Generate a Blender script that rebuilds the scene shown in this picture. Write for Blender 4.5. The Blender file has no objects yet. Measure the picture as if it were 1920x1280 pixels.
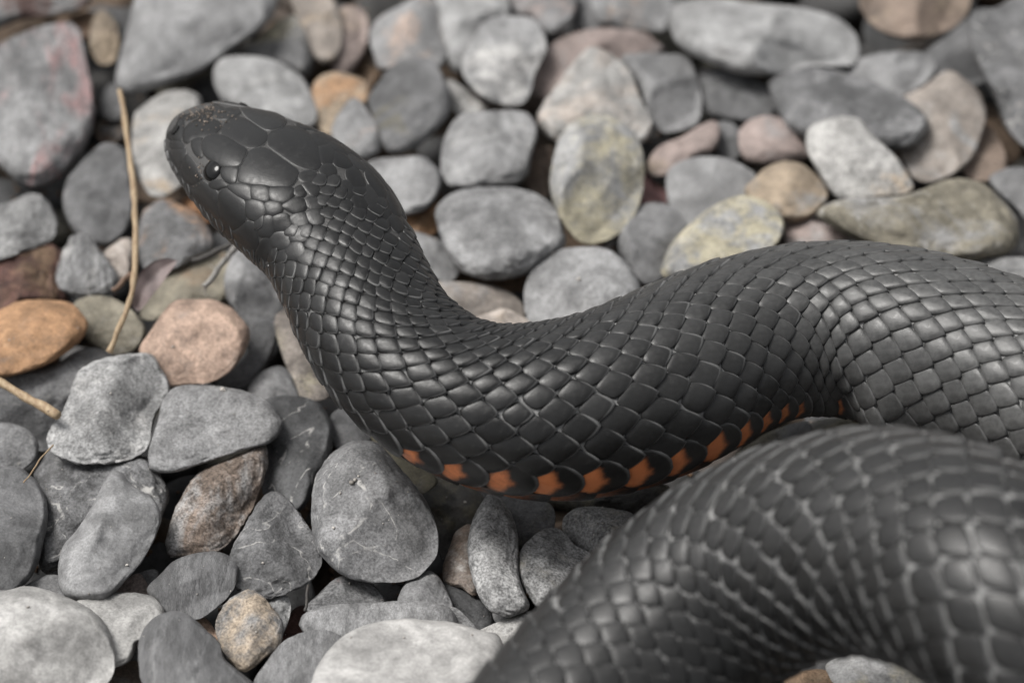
import bpy, bmesh, math, random
import numpy as np
from mathutils import Vector, Matrix
from mathutils.bvhtree import BVHTree

random.seed(7)
rng = np.random.default_rng(7)
SC = bpy.context.scene
COL = SC.collection
MM = 0.001

# ------------------------------------------------------------------ camera, sky, sun, exposure
DEP = math.radians(42.0)            # how steeply the camera looks down
LENS, SENSOR = 120.0, 36.0
FPX = 1920 * LENS / SENSOR
DIST = 0.736
FWD = np.array([0.0, math.cos(DEP), -math.sin(DEP)])
RGT = np.array([1.0, 0.0, 0.0])
UPV = np.array([0.0, math.sin(DEP), math.cos(DEP)])
EYE = -FWD * DIST
cam_d = bpy.data.cameras.new('camera')
cam = bpy.data.objects.new('camera', cam_d)
COL.objects.link(cam)
cam.location = EYE
cam.rotation_euler = Vector(FWD).to_track_quat('-Z', 'Y').to_euler()
cam_d.lens, cam_d.sensor_width, cam_d.sensor_fit = LENS, SENSOR, 'HORIZONTAL'
cam_d.clip_start, cam_d.clip_end = 0.01, 200.0
SC.camera = cam
cam_d.dof.use_dof = True
cam_d.dof.aperture_fstop = 11.0

SUN_EL, SUN_AZ = math.radians(60), math.radians(-78)     # azimuth measured from +Y towards +X
world = bpy.data.worlds.new('World')
SC.world = world
world.use_nodes = True
wn, wl = world.node_tree.nodes, world.node_tree.links
bg = wn['Background']
sky = wn.new('ShaderNodeTexSky')
sky.sky_type = 'NISHITA'
sky.sun_disc = False
sky.sun_elevation, sky.sun_rotation = SUN_EL, SUN_AZ
sky.air_density, sky.dust_density = 1.0, 4.0
hs = wn.new('ShaderNodeHueSaturation')
hs.inputs['Saturation'].default_value = 0.12             # white overcast
wl.new(sky.outputs[0], hs.inputs['Color'])
wl.new(hs.outputs[0], bg.inputs['Color'])
bg.inputs['Strength'].default_value = 0.075
sun_d = bpy.data.lights.new('sun', 'SUN')
sun_d.energy, sun_d.angle, sun_d.color = 1.7, math.radians(24), (1.0, 0.97, 0.93)
sun = bpy.data.objects.new('sun', sun_d)
COL.objects.link(sun)
sd = Vector((math.sin(SUN_AZ) * math.cos(SUN_EL), math.cos(SUN_AZ) * math.cos(SUN_EL), math.sin(SUN_EL)))
sun.rotation_euler = sd.to_track_quat('Z', 'Y').to_euler()
sun.location = sd * 2
SC.view_settings.view_transform = 'Standard'
SC.view_settings.look = 'None'
SC.view_settings.gamma = 1.0
SC.view_settings.exposure = 0.95
SC.view_settings.use_curve_mapping = False


# ------------------------------------------------------------------ small helpers
def ray(x, y):
    return FWD + RGT * ((x - 960) / FPX) + UPV * ((640 - y) / FPX)


def on_level(x, y, z):
    """The point of the place that lies z metres above the pebble level on the line of sight of a photo point."""
    d = ray(x, y)
    return EYE + d * ((z - EYE[2]) / d[2])


def proj(p):
    q = np.asarray(p) - EYE
    w = q @ FWD
    return np.stack([960 + FPX * (q @ RGT) / w, 640 - FPX * (q @ UPV) / w, w], -1)


FOC = on_level(720, 965, 10 * MM)
cam_d.dof.focus_distance = float((FOC - EYE) @ FWD)


def catmull(P, n, closed=False):
    P = np.asarray(P, float)
    m = len(P)
    out = []
    segs = m if closed else m - 1
    t = np.linspace(0, 1, n, endpoint=False)[:, None]
    for i in range(segs):
        if closed:
            a, b, c, d = P[i - 1], P[i], P[(i + 1) % m], P[(i + 2) % m]
        else:
            b, c = P[i], P[i + 1]
            a = P[i - 1] if i > 0 else 2 * b - c
            d = P[i + 2] if i + 2 < m else 2 * c - b
        out.append(0.5 * (2 * b + (c - a) * t + (2 * a - 5 * b + 4 * c - d) * t ** 2 + (3 * b - a - 3 * c + d) * t ** 3))
    out = np.concatenate(out)
    if not closed:
        out = np.vstack([out, P[-1]])
    return out


def vnoise(p, seed=0):
    """smooth value noise in -1..1, p is (n,3)"""
    i = np.floor(p).astype(np.int64)
    f = p - i
    f = f * f * f * (f * (f * 6 - 15) + 10)
    r = 0
    for dx in (0, 1):
        for dy in (0, 1):
            for dz in (0, 1):
                h = (i[:, 0] + dx) * 73856093 ^ (i[:, 1] + dy) * 19349663 ^ (i[:, 2] + dz) * 83492791 ^ (seed * 2654435761 & 0x7FFFFFFF)
                h = (h ^ (h >> 13)) * 1274126177 & 0x7FFFFFFF
                h = (h ^ (h >> 16)) & 0xFFFF
                w = (f[:, 0] if dx else 1 - f[:, 0]) * (f[:, 1] if dy else 1 - f[:, 1]) * (f[:, 2] if dz else 1 - f[:, 2])
                r = r + w * (h / 32767.5 - 1)
    return r


def make_mesh(name, V, F, smooth=True):
    me = bpy.data.meshes.new(name)
    V = np.ascontiguousarray(V, np.float32)
    if isinstance(F, np.ndarray):
        k = F.shape[1]
        me.vertices.add(len(V))
        me.vertices.foreach_set('co', V.ravel())
        me.loops.add(F.size)
        me.loops.foreach_set('vertex_index', np.ascontiguousarray(F, np.int32).ravel())
        me.polygons.add(len(F))
        me.polygons.foreach_set('loop_start', np.arange(0, F.size, k, dtype=np.int32))
        me.update(calc_edges=True)
        me.validate()
    else:
        me.from_pydata([tuple(v) for v in V], [], F)
        me.update()
    if smooth:
        me.polygons.foreach_set('use_smooth', [True] * len(me.polygons))
    return me


def link(name, me, mat=None, parent=None, loc=(0, 0, 0)):
    o = bpy.data.objects.new(name, me)
    COL.objects.link(o)
    o.location = loc
    if mat is not None:
        me.materials.append(mat)
    if parent is not None:
        o.parent = parent
    return o


def tag(o, label=None, cat=None, group=None, kind=None):
    if label: o['label'] = label
    if cat: o['category'] = cat
    if group: o['group'] = group
    if kind: o['kind'] = kind
    return o


class N:
    """tiny node-tree writer"""
    def __init__(s, name):
        s.m = bpy.data.materials.new(name)
        s.m.use_nodes = True
        s.t = s.m.node_tree
        s.b = s.t.nodes['Principled BSDF']

    def n(s, typ, ins=None, **kw):
        d = s.t.nodes.new(typ)
        for k, v in kw.items():
            setattr(d, k, v)
        for k, v in (ins or {}).items():
            s.put(d.inputs[k], v)
        return d

    def put(s, sock, v):
        if isinstance(v, bpy.types.NodeSocket):
            s.t.links.new(v, sock)
        else:
            sock.default_value = v

    def noise(s, vec, scale, detail=3, rough=0.55, dist=0.0):
        return s.n('ShaderNodeTexNoise', {'Vector': vec, 'Scale': scale, 'Detail': detail, 'Roughness': rough, 'Distortion': dist}).outputs['Fac']

    def ramp(s, v, a, b, lo=0.0, hi=1.0):
        return s.n('ShaderNodeMapRange', {'Value': v, 'From Min': a, 'From Max': b, 'To Min': lo, 'To Max': hi}, interpolation_type='SMOOTHSTEP').outputs[0]

    def mix(s, f, a, b, mode='MIX'):
        d = s.n('ShaderNodeMix', None, data_type='RGBA', blend_type=mode)
        s.put(d.inputs['Factor'], f)
        s.put(d.inputs['A'], a)
        s.put(d.inputs['B'], b)
        return d.outputs['Result']

    def math(s, op, a, b=0.0):
        d = s.n('ShaderNodeMath', None, operation=op)
        s.put(d.inputs[0], a)
        s.put(d.inputs[1], b)
        return d.outputs[0]

    def bump(s, h, strength, dist, nrm=None):
        d = s.n('ShaderNodeBump', {'Height': h, 'Strength': strength, 'Distance': dist})
        if nrm is not None:
            s.put(d.inputs['Normal'], nrm)
        return d.outputs[0]


def c4(c):
    return (c[0], c[1], c[2], 1.0)


# ------------------------------------------------------------------ stone colours and materials
C = {
    'k': (.045, .043, .04), 'g1': (.085, .086, .088), 'g2': (.13, .13, .132), 'g3': (.19, .19, .192), 'g4': (.235, .235, .236),
    'g5': (.30, .30, .298), 'w': (.35, .344, .332), 'ww': (.43, .422, .41),
    'tan': (.36, .29, .215), 'ptan': (.42, .305, .24), 'pink': (.30, .245, .225), 'rose': (.33, .19, .185), 'or': (.34, .20, .11),
    'ol': (.225, .205, .16), 'yel': (.38, .345, .245), 'br': (.17, .115, .075), 'rb': (.11, .058, .048), 'warm': (.30, .265, .235),
    'pale': (.42, .37, .33), 'rust': (.27, .14, .07), 'dol': (.11, .10, .07), 'dbr': (.20, .155, .125),
}


def stone_mat(name, base, second, patch=0.3, fine=0.35, rough=0.5, vein=0.0, spots=0.0, streak=0.0, pscale=75.0, seed=0):
    s = N(name)
    tc = s.n('ShaderNodeTexCoord').outputs['Object']
    mp = s.n('ShaderNodeMapping', {'Vector': tc, 'Location': (seed * .731 % 3, seed * .377 % 3, seed * .913 % 3),
                                   'Rotation': (seed % 3.1, (seed * 1.7) % 3.1, (seed * 2.3) % 3.1),
                                   'Scale': (1 + 2.5 * streak, 1, 1 - .55 * streak)}).outputs[0]
    big = s.noise(mp, pscale, 5, .62, .4)
    mid = s.noise(mp, 420, 5, .65)
    fin = s.noise(mp, 1900, 3, .7)
    b = np.array(C[base])
    col = s.mix(s.ramp(big, .35, .66), c4(b * .66), c4(b * 1.16))
    if patch > 0:
        th = .72 - .40 * patch
        pn = s.math('ADD', s.math('MULTIPLY', s.noise(mp, pscale * .8, 6, .62, .8), .8), s.math('MULTIPLY', mid, .2))
        col = s.mix(s.math('MULTIPLY', s.ramp(pn, th - .07, th + .09), .85), col, c4(C[second]))
    # bedding bands, on some stones only
    hb = (seed * 7.77) % 1.0
    if hb < .30 and vein < .7:
        wv = s.n('ShaderNodeTexWave', {'Vector': mp, 'Scale': 30 + 70 * hb, 'Distortion': 9.0, 'Detail': 5.0, 'Detail Scale': 1.5}).outputs['Fac']
        bv = s.ramp(wv, .1, .9, .92, 1.05)
        col = s.mix(1.0, col, s.n('ShaderNodeCombineColor', {0: bv, 1: bv, 2: bv}).outputs[0], 'MULTIPLY')
    # blotchy staining
    bl = s.ramp(s.noise(mp, 160, 6, .7, 1.0), .36, .64, .80, 1.12)
    col = s.mix(1.0, col, s.n('ShaderNodeCombineColor', {0: bl, 1: bl, 2: bl}).outputs[0], 'MULTIPLY')
    # mineral grain: light and dark flecks
    g = s.math('ADD', s.math('MULTIPLY', fin, .6), s.math('MULTIPLY', mid, .4))
    lo, hi = 1 - 1.15 * fine, 1 + 1.15 * fine
    val = s.ramp(g, .33, .68, lo, hi)
    vc = s.n('ShaderNodeCombineColor', {0: val, 1: val, 2: val}).outputs[0]
    col = s.mix(1.0, col, vc, 'MULTIPLY')
    # dusty scuffs
    scuff = s.ramp(s.noise(mp, 170, 8, .72, .6), .56, .76)
    col = s.mix(s.math('MULTIPLY', scuff, .20), col, c4((.42, .41, .40)))
    # dark pits
    pit = s.ramp(s.noise(mp, 800, 4, .6, .3), .66, .74)
    col = s.mix(s.math('MULTIPLY', pit, .45), col, c4(b * .35))
    if spots > 0:
        vo = s.n('ShaderNodeTexVoronoi', {'Vector': mp, 'Scale': 210.0, 'Randomness': 1.0})
        dots = s.ramp(vo.outputs['Distance'], .10, .20, 1, 0)
        keep = s.ramp(s.n('ShaderNodeSeparateColor', {0: vo.outputs['Color']}).outputs[0], 1 - spots, 1 - spots + .02)
        col = s.mix(s.math('MULTIPLY', dots, keep), col, c4(C['ww']))
    if vein > 0:
        vn = s.noise(mp, 55, 3, .5, 1.2)
        ln = s.ramp(s.math('ABSOLUTE', s.math('SUBTRACT', vn, .5)), .002, .010, 1, 0)
        ln = s.math('MULTIPLY', ln, s.ramp(mid, .42, .6))
        col = s.mix(s.math('MULTIPLY', ln, vein), col, c4((.46, .45, .43)))
    s.put(s.b.inputs['Base Color'], col)
    s.put(s.b.inputs['Roughness'], s.ramp(mid, .3, .7, .62, .86))
    s.b.inputs['Specular IOR Level'].default_value = .35
    n1 = s.bump(s.noise(mp, 260, 7, .66), .35 + .45 * rough, .0011 * (.5 + rough))
    n2 = s.bump(g, .35 + .5 * rough, .0003, n1)
    s.put(s.b.inputs['Normal'], n2)
    return s.m


# ------------------------------------------------------------------ ground
sm = N('soil')
tc = sm.n('ShaderNodeTexCoord').outputs['Object']
sm.put(sm.b.inputs['Base Color'], sm.mix(sm.noise(tc, 120, 6, .7), c4((.03, .022, .016)), c4((.10, .075, .055))))
sm.b.inputs['Roughness'].default_value = .95
sm.put(sm.b.inputs['Normal'], sm.bump(sm.noise(tc, 500, 6, .7), .8, .002))
GZ = -26 * MM
g = np.concatenate([-np.geomspace(30, .02, 40), np.geomspace(.02, 30, 40)])
gx, gy = np.meshgrid(g, g)
gz = GZ + 1.5 * MM * vnoise(np.stack([gx.ravel() * 30, gy.ravel() * 30, gx.ravel() * 0], -1), 3)
m = len(g)
ii = np.arange(m * m).reshape(m, m)
q = np.stack([ii[:-1, :-1], ii[:-1, 1:], ii[1:, 1:], ii[1:, :-1]], -1).reshape(-1, 4)
tag(link('ground', make_mesh('ground', np.stack([gx.ravel(), gy.ravel(), gz], -1), q), sm.m), kind='structure')

# ------------------------------------------------------------------ stone shapes
bm = bmesh.new()
bmesh.ops.create_icosphere(bm, subdivisions=5, radius=1.0)
ICO5 = (np.array([v.co[:] for v in bm.verts]), np.array([[v.index for v in f.verts] for f in bm.faces], np.int32))
bm.free()
bm = bmesh.new()
bmesh.ops.create_icosphere(bm, subdivisions=3, radius=1.0)
ICO3 = (np.array([v.co[:] for v in bm.verts]), np.array([[v.index for v in f.verts] for f in bm.faces], np.int32))
bm.free()


def blob(ico, seed, facets, boxy, rough):
    """a waterworn stone in unit size: in-plane disc coordinates and height, with worn facets"""
    r = np.random.default_rng(seed)
    d = ico[0]
    lam = np.arcsin(np.clip(d[:, 2], -1, 1))
    c = np.cos(lam) ** boxy
    z = np.sign(d[:, 2]) * np.abs(np.sin(lam)) ** boxy
    ph = np.arctan2(d[:, 1], d[:, 0])
    x, y = c * np.cos(ph), c * np.sin(ph)
    k = .04

    def smin(a, b):
        h = np.clip(.5 + .5 * (b - a) / k, 0, 1)
        return b * (1 - h) + a * h - k * h * (1 - h)
    fl = list(facets) if facets else [(r.uniform(0, 360), r.uniform(.3, .95), r.uniform(.62, .95)) for _ in range(r.integers(2, 5))]
    zt = z.copy()
    for al, mm_, cc in fl:
        al = math.radians(al)
        zt = np.where(z > 0, smin(zt, np.maximum(cc - mm_ * (x * math.cos(al) + y * math.sin(al)), .05)), zt)
    lowf = vnoise(d * 1.7 + seed * 3.1, seed) * .09 + vnoise(d * 3.9 + seed, seed + 1) * .045 * (1 + 1.2 * rough)
    hi = vnoise(d * 9 + seed, seed + 2) * .016 + vnoise(d * 19, seed + 3) * .008
    hi = hi * (.35 + 2.2 * rough)
    if rough > .45:          # broken, chipped surfaces
        hi = hi - (rough - .4) * .10 * np.abs(vnoise(d * 3.3 + seed * 1.9, seed + 7)) ** .7 + (rough - .4) * .035

    zt = zt * (1 + .9 * lowf) + hi * np.sign(zt) * np.minimum(1, np.abs(zt) * 3)
    sx = 1 + .12 * lowf + hi * .7
    return x * sx, y * sx, zt, ph


def stone_mesh(name, pts, seed, z, facets=None, k=None, thick=None, rough=.3, boxy=None):
    r = np.random.default_rng(seed + 900)
    P = np.array(pts, float)
    D = catmull(P, 8, True)
    x, y = D[:, 0], D[:, 1]
    cr = x * np.roll(y, -1) - np.roll(x, -1) * y
    A = cr.sum() / 2
    cx = ((x + np.roll(x, -1)) * cr).sum() / (6 * A)
    cy = ((y + np.roll(y, -1)) * cr).sum() / (6 * A)
    ang = np.arctan2(-(y - cy), x - cx)
    rad = np.hypot(x - cx, y - cy)
    o = np.argsort(ang)
    ang, rad = ang[o], rad[o]
    bx, by, bz, ph = blob(ICO5, seed, facets, boxy or r.uniform(.78, 1.0), rough)
    R = np.interp(ph, np.concatenate([ang - 2 * math.pi, ang, ang + 2 * math.pi]), np.concatenate([rad, rad, rad]))
    Cc = on_level(cx, cy, z)
    px = float((Cc - EYE) @ FWD) / FPX
    T = (thick or r.uniform(.62, .80)) * math.sqrt(abs(A) / math.pi)
    k = r.uniform(.60, 1.0) if k is None else k
    kx = r.uniform(-.25, .25)
    dx, dy = bx * R, by * R
    dep = -T * bz + k * dy + kx * dx           # the stone leans back with the bed it lies in
    V = px * (dx[:, None] * RGT + dy[:, None] * UPV + dep[:, None] * FWD)
    return make_mesh(name, V, ICO5[1]), Cc, px * T


STONES = []


def S(label, layer, base, second, patch, pts, name='pebble', group=None, **kw):
    STONES.append((label, layer, base, second, patch, [tuple(float(c) for c in p.split(',')) for p in pts.split()], name, group, kw))


# ---- left edge and top left
S('large rough pale stone with pink stains at the left edge', 1.3, 'g4', 'rose', .40, '127,37 150,100 173,187 175,253 147,317 110,350 67,353 20,320 -20,290 -60,180 -30,90 30,55 80,35', 'stone', rough=.7, fine=.5, pscale=60, streak=.5)
S('grey and reddish brown stone filling the top left corner', 1.0, 'g5', 'rb', .55, '-40,70 40,42 110,30 160,15 170,-30 60,-60 -50,-30', rough=.8)
S('tan and grey sliver standing in the dark gap left of the big grey stone', .2, 'tan', 'g2', .4, '185,15 212,40 222,80 215,118 190,122 172,90 170,45')
S('small brown lump in the dark gap near the top left corner', .0, 'br', 'rb', .5, '125,38 160,20 182,30 180,60 160,80 138,70')
S('big smooth grey stone at the top with a pointed lower end', 1.6, 'g4', 'g5', .2, '250,-20 240,50 230,117 227,155 235,175 262,186 300,176 340,160 385,140 435,97 485,62 512,30 518,-10 490,-60 380,-70 280,-60', 'stone', fine=.2, rough=.2, facets=[(-50, .55, .8), (100, .15, .85)])
S('small dark grey stone beside the top of the long dry stalk', .2, 'g2', 'g3', .3, '195,165 215,152 228,165 237,200 230,228 205,228 190,200')
S('tiny dark crumbly stone beneath the rough pink stained stone', -.2, 'g1', 'br', .4, '180,235 205,222 232,232 236,262 210,275 185,262', rough=.9)
S('pale stone with a tan top right behind the snout', 1.0, 'w', 'tan', .30, '247,213 262,195 295,170 325,162 355,167 372,185 382,250 365,330 345,355 315,373 288,367 262,320 248,270')
S('dark grey egg shaped stone crossed by the long dry stalk', 1.0, 'g2', 'g1', .3, '180,266 207,266 235,285 247,320 250,380 245,430 215,462 185,462 150,440 125,400 117,360 125,330 150,295', fine=.25)
S('light rough stone at the left edge under the pink stained stone', .9, 'g5', 'rose', .15, '-20,400 20,375 45,362 70,365 95,395 105,425 95,450 60,470 20,485 -20,490', rough=.9, fine=.5)
S('rusty grey mottled stone below the jaw of the snake', .8, 'g3', 'or', .50, '275,385 300,370 325,378 360,395 385,420 402,450 397,470 360,490 330,505 290,510 265,490 258,440 262,400', fine=.4, rough=.5)
S('rough pale grey pointed stone left of the long dry stalk', 1.0, 'g4', 'ww', .35, '130,440 150,436 168,445 185,470 215,505 225,530 205,550 160,556 120,545 107,520 112,480 122,455', rough=1.0, fine=.7, streak=.8)
S('small cream coloured quartz stone tucked behind the dry stalk', .7, 'pale', 'ww', .4, '193,475 215,453 235,445 247,455 248,490 242,515 225,527 208,497', rough=1.0)
S('dark reddish brown crumbly rock at the left edge', .2, 'rb', 'br', .45, '-30,480 30,474 80,455 112,475 114,540 128,562 60,578 -30,590', 'stone', rough=1.0, fine=.6)
S('flat orange brown stone at the left edge', 1.7, 'or', 'tan', .22, '-50,600 0,577 30,563 85,561 130,570 163,605 160,630 143,650 100,680 35,703 0,703 -50,680', fine=.3, facets=[(-70, .5, .78), (60, .2, .85)])
S('olive brown stone under the lower end of the dry stalk', .9, 'ol', 'g3', .40, '130,575 150,557 195,555 235,572 265,600 278,620 272,640 255,657 215,665 180,650 150,620 135,600')
S('flat pinkish tan stone with dark specks below the grey twig', 1.8, 'ptan', 'pale', .25, '325,562 367,560 400,562 430,577 450,597 467,615 468,640 457,667 432,700 395,717 350,720 317,722 290,694 263,664 265,645 283,617 300,587', fine=.35, facets=[(-75, .62, .66), (-20, .35, .9)], thick=.6)
S('smooth grey egg shaped stone touching the left side of the neck', 1.0, 'g4', 'warm', .20, '443,467 473,487 500,517 520,544 527,574 513,600 493,615 467,609 447,587 427,560 420,527 428,490', fine=.3)
S('dull olive grey stone behind the purple dry leaf', .1, 'ol', 'br', .35, '265,590 290,540 325,498 370,478 415,470 440,500 435,550 410,572 350,580 295,600', fine=.3)
S('dark grey slab under the orange brown stone', .4, 'g3', 'g2', .3, '-30,740 30,700 90,688 140,655 180,653 203,668 198,705 145,775 112,838 60,840 0,805', fine=.4, vein=.4)
S('pale blocky stone with a pitted white top in the left foreground', 2.0, 'g5', 'ww', .35, '190,672 230,664 267,663 287,680 307,713 314,737 300,760 287,790 285,830 265,853 215,865 160,865 115,850 98,830 103,800 125,760 140,700 160,682', 'stone', fine=.45, rough=.65, facets=[(-15, 1.0, .70), (170, .5, .8), (-80, .45, .8)], boxy=.6)
S('flat triangular grey stone right of the pale blocky stone', 2.0, 'g4', 'g3', .3, '318,730 350,722 417,727 467,737 503,757 525,785 528,800 510,828 470,840 420,855 350,878 310,884 287,872 283,840 295,790 300,760', 'stone', fine=.4, rough=.4, facets=[(-70, .4, .62), (90, .25, .75)], thick=.55)
S('smooth charcoal stone right of the flat triangular stone', 1.0, 'g1', 'g2', .25, '480,760 520,744 560,745 593,758 617,790 622,820 617,870 600,900 580,940 558,957 525,945 498,920 495,870 490,820', fine=.3, vein=.8)
S('small grey stone above the smooth charcoal stone', .7, 'g3', 'g4', .2, '465,730 490,697 520,686 540,695 555,720 562,748 530,758 490,755', fine=.3)
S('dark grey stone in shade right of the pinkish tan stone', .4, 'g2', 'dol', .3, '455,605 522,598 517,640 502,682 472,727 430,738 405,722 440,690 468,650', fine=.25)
S('narrow yellowish stone against the outside of the neck', .8, 'warm', 'yel', .45, '515,588 547,575 570,627 595,680 622,737 596,751 567,742 553,715 530,667 512,615', fine=.45)
S('little dark grey stone under the outside of the neck bend', .5, 'g2', 'g3', .3, '618,780 650,763 685,788 708,818 685,836 640,846 617,818')
S('large grey rounded triangular stone below the neck bend', 2.0, 'g3', 'g4', .30, '640,835 672,827 700,830 720,845 750,880 785,920 810,960 822,1000 820,1035 800,1062 770,1080 710,1087 650,1075 610,1045 588,1010 583,950 587,900 605,865', 'stone', fine=.42, rough=.35, vein=.9, facets=[(-42, .78, .70), (150, .22, .80), (90, .3, .9)], thick=.75, k=.6)
S('dark olive stone wedged under the body beside the large rounded triangular stone', .6, 'dol', 'g2', .4, '690,815 740,840 790,870 822,900 795,922 765,912 735,885')
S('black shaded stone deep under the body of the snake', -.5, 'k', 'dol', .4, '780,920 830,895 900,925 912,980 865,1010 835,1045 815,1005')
S('grey kidney shaped stone below the orange flank', 1.6, 'g5', 'w', .3, '917,933 897,956 880,996 877,1040 887,1086 903,1120 927,1143 960,1148 993,1133 980,1100 972,1066 972,1020 965,980 942,945', fine=.6, rough=.5, facets=[(10, .5, .85)])
S('dark stone tucked behind the kidney shaped stone', .9, 'g2', 'dol', .4, '925,935 980,938 1032,945 1040,985 1015,1012 985,1032 955,1015')
S('small pinkish brown stone left of the kidney shaped stone', .9, 'dbr', 'w', .35, '853,1000 880,985 895,1010 898,1060 898,1100 888,1113 867,1100 840,1093 830,1076 833,1053 845,1020', rough=.6)
S('olive grey granular stone at the outer edge of the near coil', 1.3, 'g5', 'ol', .3, '973,1040 993,1013 1023,995 1053,997 1080,1025 1110,1045 1090,1095 1055,1125 1010,1135 990,1110 975,1075', fine=.6, rough=.5)
S('olive topped stone between the orange flank and the near coil', 1.1, 'g5', 'ol', .4, '1055,978 1073,958 1107,951 1153,955 1190,967 1178,1010 1125,1055 1085,1042 1062,1010', fine=.6, rough=.5)
S('dark flat stone in place of the shadowed dirty belly edge under the orange flank', .4, 'k', 'dol', .5, '1000,930 1100,930 1240,905 1245,935 1165,968 1060,958', rough=.8)  # near-black colour stands for belly shadow and dirty scutes
S('smooth grey hump between the large rounded stone and the long flat stone', 1.1, 'g3', 'g4', .25, '745,1125 757,1097 780,1080 803,1073 823,1085 840,1113 853,1145 860,1175 830,1190 780,1180 750,1150', fine=.3, vein=.4)
S('dark grey stone right of the smooth grey hump', .4, 'g1', 'g2', .4, '830,1092 867,1105 905,1127 924,1155 920,1180 890,1190 855,1165')
S('long flat grey stone behind the brightest foreground stone', 1.5, 'g4', 'g5', .3, '560,1165 580,1145 625,1135 690,1132 745,1128 800,1130 845,1142 858,1175 830,1205 700,1215 620,1205 575,1190', fine=.4, streak=.5, thick=.6)
S('little grey stone at the right end of the long flat stone', 1.2, 'g4', 'g3', .2, '848,1140 875,1157 898,1185 885,1198 850,1195 838,1170', fine=.5)
S('brightest pale stone at the bottom edge beside the near coil', 2.2, 'ww', 'w', .25, '588,1268 610,1225 650,1190 700,1172 760,1168 840,1174 900,1190 937,1202 945,1260 905,1335 750,1355 630,1345 590,1305', 'stone', fine=.15, rough=.2)
S('pale sliver of stone between the brightest stone and the near coil', 1.0, 'w', 'g4', .3, '893,1190 915,1175 955,1160 990,1153 1000,1190 965,1210 915,1210', fine=.4)
S('small light stone below the kidney shaped stone', .3, 'g4', 'warm', .2, '922,1150 950,1146 975,1150 970,1166 935,1168')
S('grey stone with a pink rim above the long flat stone', .8, 'g3', 'rose', .35, '572,1142 600,1110 625,1088 655,1080 690,1092 712,1110 724,1132 700,1145 640,1150', fine=.5)
S('angular dark grey stone with a ridge left of the large rounded triangular stone', 1.6, 'g2', 'g3', .35, '500,927 520,928 550,955 583,1000 603,1040 600,1065 580,1090 533,1110 497,1118 460,1105 430,1075 435,1030 460,980 480,945', 'stone', fine=.4, rough=.8, vein=.6, facets=[(20, .9, .62), (180, .35, .8), (-100, .6, .75)])
S('brown and grey gritty stone leaning under the flat triangular stone', 1.1, 'dbr', 'g5', .50, '315,1005 333,945 367,890 417,865 450,850 490,835 498,870 492,900 470,960 430,1020 390,1035 330,1040 317,1025', 'stone', fine=.6, rough=.8, facets=[(-30, .8, .7), (150, .3, .8)])
S('dark grey stone with a lengthwise ridge in the lower left', 1.6, 'g2', 'g3', .35, '275,1105 300,1075 333,1048 393,1036 430,1046 447,1068 435,1110 403,1140 370,1157 325,1150 300,1130', fine=.35, streak=.9, facets=[(-65, 1.0, .55), (110, .35, .8)])
S('oblong mid grey stone standing up in the lower left', 2.0, 'g4', 'g3', .3, '200,887 217,890 240,913 283,937 300,967 296,993 273,1046 240,1086 207,1116 160,1118 130,1110 113,1073 117,1026 140,996 167,950 183,913', 'stone', fine=.25, rough=.3, facets=[(-20, .7, .78)])
S('dark rounded stone at the left edge near the bottom', 1.6, 'g2', 'g3', .25, '-40,890 0,878 27,882 53,902 73,927 84,963 83,1003 77,1053 60,1086 27,1107 -10,1110 -60,1080 -80,990', 'stone', fine=.25, rough=.3)
S('flaky dark slate stone under the pale blocky stone', .7, 'g2', 'g3', .45, '55,885 90,840 140,845 200,855 270,860 305,895 318,930 305,975 270,970 200,1010 110,1065 82,1045 80,960 68,910', 'stone', rough=1.0, fine=.5, vein=.9)
S('grey stone at the left edge under the straw', 1.0, 'g3', 'g4', .3, '-20,800 20,795 55,810 72,830 70,860 40,882 0,885 -30,860', fine=.4, vein=.4)
S('large blurred pale stone in the bottom left corner', 2.1, 'w', 'ww', .3, '-40,1130 0,1112 40,1105 90,1117 150,1140 190,1170 213,1215 218,1250 200,1285 150,1330 50,1340 -60,1300', 'stone', fine=.2, rough=.2)
S('pale yellowish stone behind the bottom left corner stone', 1.6, 'w', 'yel', .22, '135,1135 167,1120 233,1115 277,1120 303,1140 305,1160 285,1190 262,1200 252,1230 220,1243 180,1235', fine=.25)
S('small grey stone above the bottom left corner stone', .9, 'g3', 'g4', .3, '40,1108 70,1085 95,1078 115,1085 135,1120 132,1140 90,1135')
S('small reddish brown stone between the oblong and the ridged stones', .6, 'pink', 'g3', .4, '205,1112 240,1083 262,1078 280,1110 265,1128 225,1124')
S('tiny grey stone above the small reddish brown stone', .5, 'g3', 'g4', .3, '250,1082 278,1068 296,1074 282,1108 262,1100')
S('dark smooth stone with a pale stripe at the bottom edge', 2.0, 'g2', 'g4', .3, '258,1200 275,1170 300,1155 325,1151 350,1160 383,1187 407,1207 420,1237 450,1260 480,1290 450,1340 350,1350 280,1300 262,1250', 'stone', fine=.15, rough=.2, streak=.8)
S('small orange brown pebble behind the dark striped stone', .9, 'or', 'ptan', .4, '355,1165 375,1157 395,1170 410,1200 395,1214 370,1194')
S('round stone mottled yellow brown and grey at the bottom', 1.5, 'g4', 'tan', .48, '403,1170 420,1133 457,1110 490,1120 510,1143 530,1167 527,1206 507,1223 463,1253 430,1230 410,1197', fine=.5, rough=.6)
S('small pale pebble behind the yellow mottled stone', 1.0, 'g5', 'w', .3, '495,1125 520,1115 540,1120 545,1143 537,1177 520,1192 503,1152', fine=.4)
S('grey striped stone at the bottom left of the brightest stone', 1.6, 'g3', 'g4', .4, '476,1278 500,1240 530,1205 565,1190 600,1185 635,1195 643,1215 610,1260 600,1300 540,1325 490,1315', fine=.3, streak=.8)
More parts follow.
